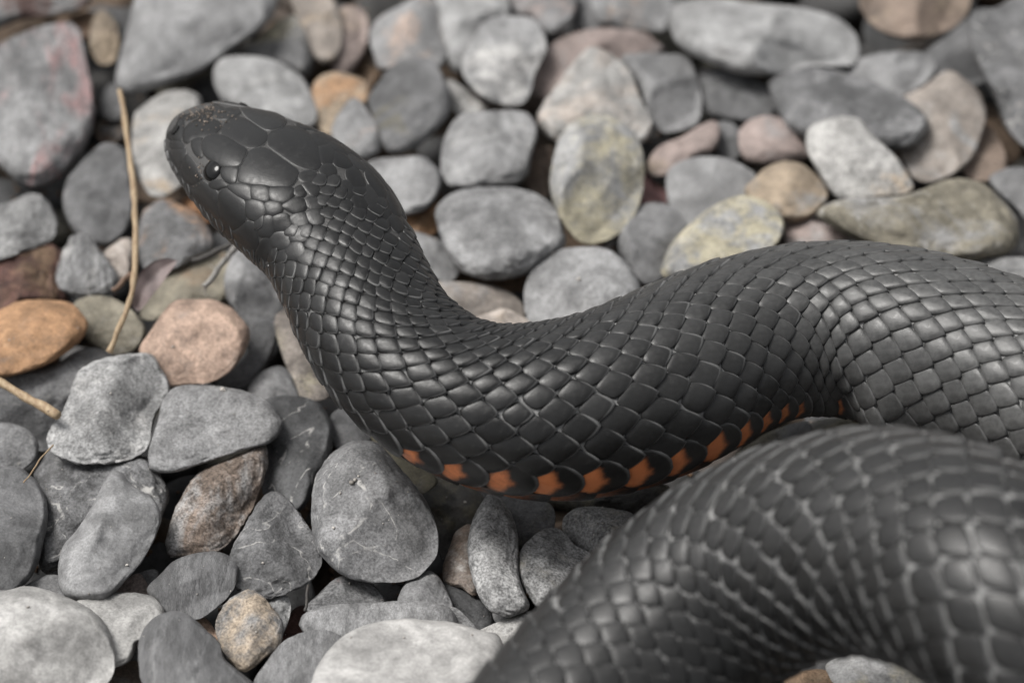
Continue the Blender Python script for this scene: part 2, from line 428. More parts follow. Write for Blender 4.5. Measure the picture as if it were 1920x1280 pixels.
S('dark reddish stone in the gap above the grey striped stone', .0, 'rb', 'br', .3, '525,1205 543,1150 570,1138 580,1170 560,1205')
S('dark brown pebble at the bottom edge beside the dark striped stone', .6, 'dbr', 'g2', .4, '195,1272 220,1250 255,1243 282,1280 245,1315 200,1305')
S('blurred grey and tan stone inside the near coil', .8, 'g5', 'yel', .35, '1550,1255 1580,1234 1640,1228 1700,1240 1748,1275 1725,1315 1600,1310', fine=.25)
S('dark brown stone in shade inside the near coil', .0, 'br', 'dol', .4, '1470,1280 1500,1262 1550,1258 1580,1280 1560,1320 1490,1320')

# ---- behind the head
S('pale grey wedge shaped stone behind the top of the head', 1.3, 'g5', 'w', .35, '397,140 403,112 425,100 470,100 500,105 535,120 570,150 593,200 597,230 575,245 500,240 430,200 405,170', 'stone', fine=.25)
S('olive grey stone between the pale wedge and the tan upright stone', .6, 'g3', 'yel', .40, '455,100 485,72 520,35 570,25 592,60 594,105 578,148 540,128 500,112')
S('tan grey upright stone at the top edge', 1.0, 'warm', 'tan', .4, '545,-30 600,-30 632,10 645,60 640,105 620,125 595,115 575,70 550,20', fine=.2)
S('narrow pinkish brown stone at the top between two upright stones', .5, 'pink', 'tan', .4, '632,20 665,8 687,30 687,78 672,127 640,152 622,120', fine=.2)
S('small tan stone with a rusty base behind the head', 1.1, 'tan', 'or', .45, '583,165 600,138 635,132 670,142 694,160 692,188 665,215 645,250 615,255 595,232 585,195')
S('grey stone with an orange pink rim behind the nape', 1.3, 'g4', 'ptan', .32, '622,238 640,200 665,180 690,210 712,245 715,282 697,298 665,302 630,275', fine=.3, pscale=50)
S('dark grey egg shaped stone above the nape', 1.6, 'g2', 'dol', .25, '690,185 705,155 735,115 770,100 805,105 825,130 842,165 845,200 835,228 805,263 775,287 735,292 715,265 700,220', 'stone', fine=.2, rough=.3)
S('pinkish grey blocky stone at the top above the dark egg shaped stone', 1.1, 'g4', 'ptan', .42, '693,60 710,30 745,8 790,-15 815,0 825,40 838,90 835,122 810,142 760,142 715,137 700,100', fine=.2)
S('light smooth grey stone at the top behind the white ringed stone', 1.0, 'g5', 'w', .2, '815,-30 880,-50 940,-30 957,20 935,65 905,115 870,145 842,132 828,80', fine=.15)
S('speckled grey stone with white rings near the top', 1.6, 'g4', 'ww', .42, '868,110 885,70 915,33 953,25 1000,33 1020,63 1023,95 1003,140 993,180 973,201 927,198 895,180 872,150 865,125', 'stone', fine=.3)
S('pinkish brown stone at the top right of the white ringed stone', .8, 'g3', 'pink', .45, '950,-30 1010,-40 1070,-30 1079,10 1072,45 1045,70 1020,68 990,35 955,25', fine=.2)
S('dark grey stone at the top left of the white spotted stone', .3, 'g2', 'g3', .3, '1072,10 1090,-20 1125,-30 1137,20 1130,55 1100,65 1075,55')
S('grey stone with white spots and a brown end at the top', 1.1, 'g4', 'or', .28, '1110,-20 1180,-40 1250,-35 1277,-5 1270,42 1247,68 1200,60 1150,50 1118,42', fine=.2, spots=.4, pscale=40)
S('long brownish pink stone behind the pinkish white stone', .8, 'pink', 'g3', .4, '998,170 1020,105 1045,75 1105,53 1160,50 1210,57 1240,80 1249,97 1185,130 1110,150 1055,190 1018,190', 'stone', fine=.2)
S('angular pinkish white stone near the top', 1.5, 'w', 'pale', .5, '1010,215 1025,185 1053,147 1083,107 1110,86 1137,93 1167,113 1187,143 1200,187 1220,220 1217,250 1190,275 1100,285 1040,268 1015,240', 'stone', fine=.2, rough=.8, facets=[(-90, .45, .75), (140, .5, .8), (20, .6, .8)])
S('grey stone with a white patch right of the pinkish white stone', 1.1, 'g4', 'ww', .28, '1165,108 1200,96 1250,97 1290,100 1305,130 1315,185 1308,228 1285,245 1240,252 1212,220 1195,165', 'stone', fine=.2, pscale=50)
S('large smooth pale grey stone at the top right', 1.5, 'g5', 'w', .2, '1255,30 1270,5 1330,-10 1420,0 1500,8 1570,25 1600,50 1612,85 1605,115 1580,128 1530,127 1480,137 1445,147 1390,147 1340,130 1290,105 1262,75', 'stone', fine=.12, rough=.2, facets=[(-25, .95, .85), (90, .2, .8)])
S('glossy brown round stone at the top right edge', 1.4, 'dbr', 'tan', .35, '1610,0 1640,-50 1750,-70 1820,-30 1815,20 1780,55 1730,78 1690,80 1645,65 1618,35', 'stone', fine=.1, rough=.1)
S('dark grey stone between the brown round stone and the pink marked stone', .5, 'g2', 'g3', .3, '1730,102 1780,66 1830,30 1858,80 1850,145 1805,168 1750,150', fine=.15)
S('large dark stone with pink marks at the right edge', 1.4, 'g2', 'ptan', .18, '1825,40 1840,10 1880,5 1940,-20 2000,60 2010,200 1970,300 1930,300 1890,270 1870,235 1860,190 1840,140 1828,90', 'stone', fine=.25, pscale=110, vein=.6)
S('grey stone in front of the large smooth pale stone', .9, 'g4', 'g3', .3, '1590,122 1640,100 1690,95 1730,97 1750,110 1748,138 1705,175 1660,182 1615,158', fine=.2)
S('large dark mottled stone in the upper right', 1.5, 'g2', 'g4', .38, '1447,150 1470,133 1507,123 1547,120 1590,130 1640,150 1690,180 1727,217 1730,248 1700,280 1665,288 1620,282 1560,272 1510,262 1475,240 1455,195', 'stone', fine=.35, rough=.5, pscale=95)
S('dark smooth stone beneath the large smooth pale stone', .5, 'g2', 'g3', .3, '1300,138 1340,122 1400,138 1442,163 1455,200 1440,225 1390,232 1328,220 1306,180', fine=.15)
S('light tan rounded stone right of the dark mottled stone', 1.1, 'warm', 'g5', .45, '1690,188 1745,155 1775,130 1800,126 1825,145 1845,170 1853,210 1840,250 1815,300 1780,330 1730,347 1703,340 1685,300 1685,240', 'stone', fine=.2)
S('pale blocky stone with a brown base in front of the dark mottled stone', 1.9, 'w', 'tan', .30, '1515,277 1522,240 1550,222 1587,214 1615,220 1637,247 1663,277 1687,307 1705,345 1698,365 1647,370 1600,373 1567,373 1547,350 1530,315', 'stone', fine=.35, rough=.5, facets=[(-80, .7, .75), (30, .5, .85), (170, .6, .8)])
S('pinkish round stone left of the pale blocky stone with a brown base', 1.0, 'pink', 'g4', .4, '1383,270 1390,240 1415,220 1450,215 1480,230 1510,270 1515,298 1480,308 1430,312 1395,302', fine=.2)
S('pinkish brown oblong stone right of the yellow green pebble', .9, 'pink', 'tan', .4, '1212,308 1235,275 1280,255 1320,230 1345,225 1352,250 1337,282 1300,298 1250,328 1222,332', fine=.2)
S('small grey stone between two pinkish stones', .4, 'g3', 'pink', .3, '1340,238 1365,226 1390,245 1386,293 1352,300')
S('smooth grey stone behind the round tan stone', 1.0, 'g4', 'g3', .25, '1250,330 1270,305 1310,292 1360,294 1400,312 1420,335 1408,372 1372,402 1320,428 1280,424 1253,385', 'stone', fine=.12, rough=.2)
S('round tan pebble in front of the smooth grey stone', 1.4, 'tan', 'g4', .35, '1395,360 1415,335 1440,312 1475,300 1510,308 1535,330 1552,365 1535,392 1510,412 1470,417 1425,402', fine=.15)
S('speckled yellow green stone touching the back of the snake', 1.5, 'g5', 'yel', .60, '1243,492 1265,450 1300,415 1340,385 1390,365 1435,375 1465,400 1470,432 1452,462 1405,495 1335,520 1270,528 1241,517', 'stone', fine=.35, pscale=150)
S('small pinkish stone between the yellow green and the long olive stones', .9, 'pink', 'g5', .45, '1473,442 1480,418 1510,408 1550,420 1592,450 1592,470 1530,475 1478,470', fine=.2)
S('long olive stone with a rusty end behind the back of the snake', 1.6, 'ol', 'g4', .42, '1530,400 1555,380 1600,372 1680,368 1730,355 1790,333 1840,337 1880,365 1905,400 1910,440 1890,475 1820,492 1720,485 1640,465 1590,448 1550,422', 'stone', fine=.3, rough=.5, vein=.6)
S('grey stone at the right edge above the long olive stone', .9, 'g3', 'g4', .3, '1858,340 1880,318 1920,312 1970,328 1975,400 1925,415 1900,388', fine=.2)
S('dull brown stone below the light tan rounded stone', .4, 'dbr', 'pink', .3, '1800,315 1838,258 1862,230 1885,280 1884,325 1852,342 1820,342', fine=.15)
S('flat grey stone at the right edge against the back of the snake', 1.0, 'g5', 'g4', .3, '1790,492 1850,482 1920,482 1985,490 1985,545 1920,552 1845,525', fine=.25)
S('tall yellow green pebble in the middle of the background', 1.9, 'g5', 'yel', .52, '1035,310 1045,270 1065,235 1095,213 1130,208 1165,220 1195,250 1208,290 1207,340 1195,390 1170,430 1130,455 1090,458 1060,430 1040,390 1030,350', 'stone', fine=.3, rough=.4)
S('blocky grey stone left of the tall yellow green pebble', 1.3, 'g4', 'g5', .25, '827,300 835,255 860,215 900,208 975,206 1003,225 1008,255 997,290 990,330 965,350 900,355 850,353 830,332', 'stone', fine=.2, rough=.4, vein=.5, boxy=.6)
S('small pale chip between the dark egg shaped and white ringed stones', .7, 'w', 'ptan', .25, '836,148 865,158 890,183 914,200 907,220 870,222 846,202')
S('smooth grey stone touching the right side of the neck', 1.1, 'g4', 'g3', .3, '685,310 700,297 735,292 785,290 813,307 828,335 820,370 800,395 760,407 725,392 700,350', 'stone', fine=.3)
S('orange brown stone below the smooth grey stone at the neck', .4, 'or', 'br', .4, '742,402 800,385 830,382 820,432 790,446 758,444')
S('large round grey stone in the bend of the neck', 1.5, 'g4', 'g3', .3, '815,400 830,372 865,353 930,347 985,352 1025,372 1050,400 1060,440 1055,465 1020,490 985,515 930,527 880,517 850,492 828,450', 'stone', fine=.4, rough=.5)
S('wedge of light grey stone against the neck below the large round grey stone', .9, 'g4', 'w', .25, '760,430 800,440 840,460 860,490 857,522 830,532 803,508 778,472', fine=.25)
S('flat pinkish grey stone in the inner bend of the neck', .9, 'warm', 'g4', .4, '815,530 870,528 925,535 960,550 982,572 982,597 940,612 885,608 845,572', fine=.25)
S('small cream pebble peeping over the inner bend of the snake', 1.3, 'pale', 'tan', .35, '888,602 920,585 945,578 975,590 998,610 985,635 920,635', fine=.3)
S('smooth round grey stone behind the inner bend of the snake', 1.6, 'g4', 'g5', .2, '982,555 990,520 1010,490 1045,467 1090,460 1135,464 1170,485 1192,515 1200,550 1190,590 1150,622 1090,632 1020,627 990,600', 'stone', fine=.35, rough=.25)
S('dark grey stone right of the smooth round grey stone', .9, 'g3', 'g2', .35, '1160,440 1185,400 1215,380 1255,382 1280,405 1287,440 1267,482 1242,522 1210,537 1188,522 1163,480', fine=.25)
S('small dark red stone in the gap right of the tall yellow green pebble', .2, 'rose', 'rb', .5, '1190,385 1203,322 1226,338 1258,370 1238,390')
S('dark brown stone in the gap left of the tall yellow green pebble', .0, 'dbr', 'rb', .4, '990,350 1002,288 1030,272 1048,290 1035,345 1020,375')
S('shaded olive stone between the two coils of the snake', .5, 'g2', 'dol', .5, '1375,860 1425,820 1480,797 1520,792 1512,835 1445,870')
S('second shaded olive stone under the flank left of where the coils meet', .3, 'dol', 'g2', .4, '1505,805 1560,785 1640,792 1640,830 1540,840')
S('grey pebble peeping out at the foot of the pale yellowish stone', .5, 'g2', 'g3', .3, '225,1225 255,1215 275,1235 270,1262 235,1265')
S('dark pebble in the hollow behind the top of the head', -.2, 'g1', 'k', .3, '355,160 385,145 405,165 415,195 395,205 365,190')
S('rusty crumb of stone under the jaw of the snake', .2, 'rust', 'br', .4, '340,375 365,368 395,385 405,410 385,418 355,400')
S('dark stone in the gap between the grey twig and the neck', .2, 'g1', 'g2', .4, '400,440 430,435 450,465 440,485 410,480')
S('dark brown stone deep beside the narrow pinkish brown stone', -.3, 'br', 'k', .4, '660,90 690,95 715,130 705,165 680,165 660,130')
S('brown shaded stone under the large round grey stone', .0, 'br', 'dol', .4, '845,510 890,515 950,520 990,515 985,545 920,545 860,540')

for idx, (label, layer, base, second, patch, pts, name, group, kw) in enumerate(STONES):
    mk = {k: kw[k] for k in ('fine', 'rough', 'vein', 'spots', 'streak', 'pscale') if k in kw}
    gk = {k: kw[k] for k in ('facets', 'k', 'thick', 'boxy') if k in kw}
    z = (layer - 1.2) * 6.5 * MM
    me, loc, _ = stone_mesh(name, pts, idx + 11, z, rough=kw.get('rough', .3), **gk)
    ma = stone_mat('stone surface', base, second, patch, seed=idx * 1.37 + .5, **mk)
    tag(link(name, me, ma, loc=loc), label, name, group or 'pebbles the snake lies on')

# ------------------------------------------------------------------ deep gravel and the bed outside the view (uncountable)
def gravel(name, spots, mat, label):
    VV, FF, off = [], [], 0
    for i, (x, y, z, r) in enumerate(spots):
        bx, by, bz, ph = blob(ICO3, 5000 + i % 40, None, .8, .3)
        a = rng.uniform(0, 6.28)
        e = rng.uniform(.75, 1.3)
        p = np.stack([bx * e, by / e, bz * .62], -1) * r
        ca, sa = math.cos(a), math.sin(a)
        p = p @ np.array([[ca, sa, 0], [-sa, ca, 0], [0, 0, 1]])
        t1, t2 = rng.uniform(-.4, .4, 2)
        p[:, 2] += p[:, 0] * t1 + p[:, 1] * t2
        VV.append(p + np.array([x, y, z]))
        FF.append(ICO3[1] + off)
        off += len(p)
    o = link(name, make_mesh(name, np.vstack(VV), np.vstack(FF)), mat)
    return tag(o, label, None, None, 'stuff')


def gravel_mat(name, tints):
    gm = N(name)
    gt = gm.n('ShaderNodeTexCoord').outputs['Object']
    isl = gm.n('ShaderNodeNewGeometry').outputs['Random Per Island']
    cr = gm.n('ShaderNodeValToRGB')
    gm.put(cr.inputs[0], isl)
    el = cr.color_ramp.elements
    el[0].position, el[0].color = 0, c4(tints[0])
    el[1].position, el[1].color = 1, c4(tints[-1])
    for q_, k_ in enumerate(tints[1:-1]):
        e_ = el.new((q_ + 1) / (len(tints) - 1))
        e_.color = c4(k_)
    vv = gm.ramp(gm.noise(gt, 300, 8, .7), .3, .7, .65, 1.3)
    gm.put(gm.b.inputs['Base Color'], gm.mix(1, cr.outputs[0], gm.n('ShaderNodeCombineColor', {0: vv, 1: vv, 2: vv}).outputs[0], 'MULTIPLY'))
    gm.b.inputs['Roughness'].default_value = .8
    gm.put(gm.b.inputs['Normal'], gm.bump(gm.noise(gt, 500, 6, .7), .5, .0006))
    return gm.m


shade_tints = [tuple(v * .62 for v in C[k]) for k in ('g1', 'g2', 'k', 'br', 'g2', 'g1', 'dol')]  # tints darkened to put the shade of the gaps into the gravel colour
dry = [C[k] for k in ('g4', 'g3', 'g5', 'warm', 'g4', 'g2', 'g5', 'tan', 'g4', 'g3', 'w', 'ptan', 'g4')]
spots_deep, spots_out = [], []
stp = 17 * MM
for iy in range(-24, 36):
    for ix in range(-26, 27):
        x = ix * stp + rng.uniform(-5, 5) * MM + (iy % 2) * stp / 2
        y = iy * stp * .9 + rng.uniform(-5, 5) * MM
        pr = proj(np.array([[x, y, 0.0]]))[0]
        inside = -170 < pr[0] < 2090 and -170 < pr[1] < 1450
        near = -300 < pr[0] < 2250 and -350 < pr[1] < 1600
        if inside:
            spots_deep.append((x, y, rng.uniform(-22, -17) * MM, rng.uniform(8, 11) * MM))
        elif near or rng.random() < .999:
            spots_out.append((x, y, rng.uniform(-9, -1) * MM, rng.uniform(9, 15) * MM))
gravel('gravel', spots_deep, gravel_mat('deep gravel', shade_tints), 'shade-darkened gravel lying deep in the gaps between the pebbles')
gravel('gravel', spots_out, gravel_mat('dry gravel', dry), 'grey gravel bed going on around the pebbles')

# ------------------------------------------------------------------ the snake: spine
# photo x, photo y, half width in photo pixels, height (mm), height/width of section, roll (deg), scale length (photo px), scale size
SP = [
    (347, 222, 56, 45, .68, 0, 26, 1.0), (384, 252, 76, 46, .68, 0, 26, 1.0), (432, 289, 100, 47, .66, 0, 26, 1.0), (491, 331, 121, 47, .68, 0, 27, 1.06),
    (554, 376, 132, 46.5, .68, 0, 28, 1.08), (613, 430, 139, 45, .68, 0, 30, 1.08), (652, 501, 136, 43, .70, 0, 33, 1.08), (684, 571, 138, 40, .74, 0, 38, 1.06),
    (721, 641, 140, 36.5, .8, 0, 45, 1.03), (777, 702, 147, 33, .86, 4, 53, 1.03), (848, 750, 153, 30, .9, 10, 58, 1.0), (940, 777, 166, 28, .92, 14, 60, .99),
    (1030, 782, 176, 27, .93, 16, 61, .99), (1120, 768, 179, 26.5, .93, 17, 61, 1.0), (1212, 740, 185, 26, .93, 16, 61, 1.02), (1311, 686, 176, 26, .93, 13, 61, 1.0),
    (1420, 638, 165, 26, .93, 8, 61, 1.03), (1550, 618, 163, 26, .93, 1, 62, 1.04), (1700, 643, 175, 27, .93, -4, 64, 1.02), (1850, 690, 173, 27, .93, -5, 67, 1.02),
    (2020, 765, 180, 27, .92, -5, 69, .95), (2220, 850, 188, 27, .92, 0, 70, .95), (2450, 980, 195, 27, .92, 0, 72, .95), (2620, 1230, 205, 27, .92, 0, 74, .95),
    (2600, 1560, 215, 27, .92, 0, 77, .95), (2300, 1850, 222, 27, .92, 0, 78, .95), (1800, 1990, 222, 27, .92, 0, 78, .95), (1350, 1970, 220, 27, .92, 0, 77, .95),
    (1050, 1860, 216, 27, .92, -6, 75, .9), (915, 1720, 214, 28, .92, -12, 64, .87), (935, 1560, 212, 29, .92, -16, 64, .90), (1055, 1412, 208, 30, .92, -18, 64, .915),
    (1186, 1258, 207, 32, .92, -18, 70, .915), (1338, 1113, 199, 39, .92, -18, 70, .915), (1480, 1038, 198, 48, .92, -18, 70, .915), (1620, 1011, 207, 56, .92, -18, 70, .915),
    (1755, 1034, 213, 61, .92, -18, 70, .915), (1870, 1100, 216, 64, .92, -18, 70, .915), (1975, 1200, 214, 61, .92, -18, 70, .87), (2070, 1330, 200, 50, .92, -10, 75, .9),
    (2100, 1480, 170, 34, .92, 0, 68, .95), (1990, 1600, 140, 23, .92, 0, 58, 1.0), (1820, 1640, 100, 15, .92, 0, 50, 1.0), (1640, 1620, 60, 11, .92, 0, 42, 1.0),
    (1500, 1590, 22, 9, .92, 0, 36, 1.0),
]
A = np.array(SP, float)
P3 = np.array([on_level(a[0], a[1], a[3] * MM) for a in A])
PXM = ((P3 - EYE) @ FWD) / FPX
ctl = np.column_stack([P3, A[:, 2] * PXM, A[:, 4], A[:, 5], A[:, 6] * PXM, A[:, 7]])
F = catmull(ctl, 40)
seg = np.linalg.norm(np.diff(F[:, :3], axis=0), axis=1)
arc = np.concatenate([[0], np.cumsum(seg)])
LEN = arc[-1]
DS = .45 * MM
NS = int(LEN / DS)
sg = np.linspace(0, LEN, NS)
T_ = np.column_stack([np.interp(sg, arc, F[:, i]) for i in range(8)])


def smooth(v, n):
    k = np.hanning(n + 2)[1:-1]
    k /= k.sum()
    pad = np.pad(v, ((n // 2, n // 2), (0, 0)), mode='reflect', reflect_type='odd')
    return np.column_stack([np.convolve(pad[:, i], k, 'valid')[:len(v)] for i in range(v.shape[1])])


T_a, T_b = smooth(T_, 25), smooth(T_, 75)
wb = np.clip((sg - 60 * MM) / (30 * MM), 0, 1)[:, None]
T_ = T_a * (1 - wb) + T_b * wb
PP = T_[:, :3]
TT = np.gradient(PP, axis=0)
TT /= np.linalg.norm(TT, axis=1)[:, None]
W0 = np.array([0, 0, 1.0]) - TT * TT[:, 2:3]
W0 /= np.linalg.norm(W0, axis=1)[:, None]
B0 = np.cross(TT, W0)
# B0 points to one flank; roll turns the back towards that flank
vdir = PP - EYE
vdir /= np.linalg.norm(vdir, axis=1)[:, None]
nim = np.cross(TT, vdir)
nim /= np.linalg.norm(nim, axis=1)[:, None]
rat = T_[:, 4]
hw = T_[:, 3]
aw = hw / np.sqrt(np.sum(B0 * nim, 1) ** 2 + (rat * np.sum(W0 * nim, 1)) ** 2)
bh = aw * rat
rr = np.radians(T_[:, 5])
# the flank that faces the camera rolls upwards
side = np.where(np.sum(B0 * vdir, 1) < 0, -1.0, 1.0)
WW = W0 * np.cos(rr)[:, None] + B0 * (np.sin(rr) * side)[:, None]
BB = np.cross(TT, WW)
s0 = 9.0 * MM
nose = np.where(sg < s0, np.clip(1 - ((s0 - sg) / s0) ** 2, 0, 1) ** .5, 1)
aw = aw * np.maximum(nose, .03)
bh = bh * np.maximum(nose, .03)
TB = np.column_stack([PP, TT, WW, BB, aw, bh, T_[:, 6], T_[:, 7]])
HEAD_S = float(np.interp(5.0, np.arange(len(arc[::40])), arc[::40]))       # arc length at the nape


FOLD_S = float(arc[::40][17] * .35 + arc[::40][18] * .65)
_i = int(FOLD_S / LEN * (NS - 1))
FOLD_SIDE = 1.0 if (EYE - PP[_i]) @ BB[_i] > 0 else -1.0


def frame(s):
    f = np.clip(np.asarray(s, float) / LEN * (NS - 1), 0, NS - 1.001)
    i = f.astype(int)
    t = (f - i)[..., None]
    return TB[i] * (1 - t) + TB[i + 1] * t


def surf(s, th):
    k = frame(s)
    c, sn = np.cos(th), np.sin(th)
    head = np.clip(1 - (np.asarray(s) - HEAD_S * .8) / (HEAD_S * .4), 0, 1)
    e = 1 - .16 * head
    cx = np.sign(sn) * np.abs(sn) ** e
    cy = np.sign(c) * np.abs(c) ** e
    cy = np.where(cy < 0, cy * .90, cy)
    # the pinched fold of the flank where the body turns
    wf = np.exp(-((np.asarray(th) * FOLD_SIDE - 1.75) / .42) ** 2)
    fold = 1 + wf * (.12 * np.exp(-((np.asarray(s) - FOLD_S - 8 * MM) / (5.5 * MM)) ** 2) - .12 * np.exp(-((np.asarray(s) - FOLD_S + 4 * MM) / (5 * MM)) ** 2))
    return k[..., 0:3] + k[..., 9:12] * (k[..., 12] * cx * fold)[..., None] + k[..., 6:9] * (k[..., 13] * cy * fold)[..., None]


def surf_n(s, th):
    e = .25 * MM
    a = surf(s + e, th) - surf(s - e, th)
    b = surf(s, th + .01) - surf(s, th - .01)
    n = np.cross(a, b)
    n /= np.maximum(np.linalg.norm(n, axis=-1), 1e-12)[..., None]
    ctr = frame(s)[..., 0:3]
    sg_ = np.sign(np.sum(n * (surf(s, th) - ctr), -1))
    return n * np.where(sg_ == 0, 1, sg_)[..., None]


snake = bpy.data.objects.new('snake', None)
COL.objects.link(snake)
snake.location = (float(PP[NS // 3][0]), float(PP[NS // 3][1]), 0)
snake.empty_display_size = .02
tag(snake, 'glossy black snake with raised head and orange edged belly lying in coils on pebbles', 'snake')
ORG = np.array(snake.location)

# ---- materials of the snake
sk = N('snake skin')
tco = sk.n('ShaderNodeTexCoord').outputs['Object']
skc = sk.mix(sk.ramp(sk.noise(tco, 500, 4, .6), .3, .7), c4((.11, .11, .11)), c4((.26, .26, .255)))
ska = sk.n('ShaderNodeAttribute', attribute_name='scale_data')
sk.put(sk.b.inputs['Base Color'], sk.mix(sk.n('ShaderNodeSeparateColor', {0: ska.outputs['Color']}).outputs[0], skc, c4((.045, .044, .043))))
sk.b.inputs['Roughness'].default_value = .6
sk.put(sk.b.inputs['Normal'], sk.bump(sk.noise(tco, 1800, 3, .6), .5, .0003))

sc = N('snake scale')
tco = sc.n('ShaderNodeTexCoord').outputs['Object']
at = sc.n('ShaderNodeAttribute', attribute_name='scale_data')
sep = sc.n('ShaderNodeSeparateColor', {0: at.outputs['Color']}).outputs
rim, ora, rnd = sep[0], sep[1], sep[2]
nz = sc.noise(tco, 900, 4, .65)
base = sc.mix(rnd, c4((.007, .007, .007)), c4((.018, .018, .018)))
base = sc.mix(sc.math('MULTIPLY', sc.ramp(nz, .55, .75), .25), base, c4((.06, .06, .058)))
base = sc.mix(sc.math('MULTIPLY', sc.ramp(rim, .86, 1.0), .7), base, c4((.17, .17, .168)))
of = sc.ramp(sc.math('ADD', ora, sc.math('MULTIPLY', sc.math('SUBTRACT', sc.noise(tco, 1100, 4, .7), .5), .42)), .22, .78)
base = sc.mix(of, base, sc.mix(sc.noise(tco, 700, 4, .7), c4((.60, .165, .06)), c4((.74, .29, .115))))
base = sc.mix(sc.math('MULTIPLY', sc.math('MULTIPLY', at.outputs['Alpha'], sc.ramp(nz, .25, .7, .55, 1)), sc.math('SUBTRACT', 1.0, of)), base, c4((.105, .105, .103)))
sc.put(sc.b.inputs['Base Color'], base)
sc.put(sc.b.inputs['Roughness'], sc.ramp(nz, .3, .7, .29, .45))
sc.b.inputs['Specular IOR Level'].default_value = .36
sc.put(sc.b.inputs['Normal'], sc.bump(sc.noise(tco, 3000, 3, .6), .16, .0002))

# ---- body: one continuous skin from snout to tail
NT = 72
ss = np.concatenate([np.linspace(0, s0, 22) ** 2 / s0, np.arange(s0 + .7 * MM, LEN, .9 * MM)])
tt = np.linspace(-math.pi, math.pi, NT, endpoint=False)
SS, TH = np.meshgrid(ss, tt, indexing='ij')
BV = surf(SS, TH).reshape(-1, 3)
nr = len(ss)
bi = np.arange(nr * NT).reshape(nr, NT)
bq = np.stack([bi[:-1], np.roll(bi, -1, 1)[:-1], np.roll(bi, -1, 1)[1:], bi[1:]], -1).reshape(-1, 4)
body_faces = [tuple(f) for f in bq]
bvh = BVHTree.FromPolygons([tuple(v) for v in BV], body_faces)
caps = [[int(k) for k in bi[0][::-1]], [int(k) for k in bi[-1]]]
Vc = np.vstack([BV, BV[bi[0]].mean(0), BV[bi[-1]].mean(0)])
capf = [(int(bi[0][(j + 1) % NT]), int(bi[0][j]), nr * NT, nr * NT) for j in range(NT)] + [(int(bi[-1][j]), int(bi[-1][(j + 1) % NT]), nr * NT + 1, nr * NT + 1) for j in range(NT)]
allf = body_faces + [f[:3] for f in capf]
bme = make_mesh('body', Vc - ORG, allf)
link('body', bme, sk.m, snake)


# ---- plates laid on the skin
def add_scale_data(me, col, grey_mix=None):
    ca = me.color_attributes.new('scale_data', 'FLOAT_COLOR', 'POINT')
    ca.data.foreach_set('color', np.column_stack([col, np.zeros(len(col)) if grey_mix is None else grey_mix]).astype(np.float32).ravel())


hd = np.clip((HEAD_S * 1.7 - np.append(SS.ravel(), [0, LEN])) / (HEAD_S * .5), 0, 1)      # head skin is as black as its shields
add_scale_data(bme, np.column_stack([hd, hd * 0, hd * 0]))
NSEG = 20
RHO = np.array([.60, .88, 1.0, 1.03])


def plate_faces(nseg, nring):
    f = [(0, 1 + j, 1 + (j + 1) % nseg) for j in range(nseg)]
    for r in range(nring - 1):
        for j in range(nseg):
            a, b = 1 + r * nseg + j, 1 + r * nseg + (j + 1) % nseg
            f.append((a, a + nseg, b + nseg))
            f.append((a, b + nseg, b))
    return np.array(f, np.int32)


def fix_winding(V, F, Nn):
    v = V[F[:, 0]]
    n = np.cross(V[F[:, 1]] - v, V[F[:, 2]] - v)
    if np.sum(np.sum(n * Nn[F[:, 0]], 1)) < 0:
        F = F[:, ::-1]
    return F


def plates(cs, cth, hl, hwid, lift, dome, pexp, ora_low, ora, rnd):
    """many scales at once -> (n, verts, 3), (n, verts, 3 data)"""
    n = len(cs)
    ph = np.linspace(0, 2 * math.pi, NSEG, endpoint=False)
    co, si = np.cos(ph), np.sin(ph)
    # a rhomb with blunted corners; the rearward one stays a little sharper
    cap = np.where(np.abs(co) > .72, np.where(co > 0, .93, .84), .82)[None] * pexp[:, None]
    rh = 1 / (np.abs(co) + np.abs(si))[None]
    r = (rh ** -7 + cap ** -7) ** (-1 / 7) * 1.02
    low = (ora_low > 0)[:, None]
    r = np.where(low, (np.abs(co)[None] ** 1.9 + np.abs(si)[None] ** 1.9) ** (-1 / 1.9), r)
    u0, v0 = r * np.where(co > 0, 1.20 * co, co), r * si                                  # n,seg
    U = np.concatenate([np.zeros((n, 1))] + [u0 * k for k in RHO], 1)
    V = np.concatenate([np.zeros((n, 1))] + [v0 * k for k in RHO], 1)
    rho = np.concatenate([[0]] + [[k] * NSEG for k in RHO])[None]
    S_ = cs[:, None] + U * hl[:, None]
    Th = cth[:, None] + V * hwid[:, None]
    tilt = rng.normal(0, .035, (n, 1)) * MM * 3.0
    H = lift[:, None] * (.45 + .75 * U) + dome[:, None] * (1 - np.minimum(rho, 1) ** 4.5) + .10 * MM + tilt * V
    H = np.where(rho > 1.01, H - lift[:, None] * .9 - .28 * MM, H)
    pos = surf(S_, Th)
    nn = surf_n(S_, Th)
    pos = pos + nn * H[..., None]
    worn = np.where((np.random.default_rng(3).random((n, 1)) < .06) & (cs[:, None] < S_COIL), 1.12, 1.0)
    worn = np.where(cs[:, None] > S_COIL, .98, worn)
    orv = np.where(ora[:, None] > 0, np.clip(.5 + .55 * (ora[:, None] - ((U + .28) / .50) ** 2 - (V / .86) ** 2), 0, 1), 0)
    dat = np.stack([rho * np.clip(.80 + U * .35, .5, 1) * worn, orv, np.broadcast_to(rnd[:, None], U.shape)], -1)
    return pos, nn, dat


# rows of scales along the body
S_COIL = float(arc[::40][29])
S_BELLY, S_HIND = float(arc[::40][9] * .6 + arc[::40][10] * .4), float(arc[::40][16])
def row_angles(n, a):
    return [math.radians(107) * (a * (j / n) + (1 - a) * (j / n) ** 2) for j in range(n + 2)]


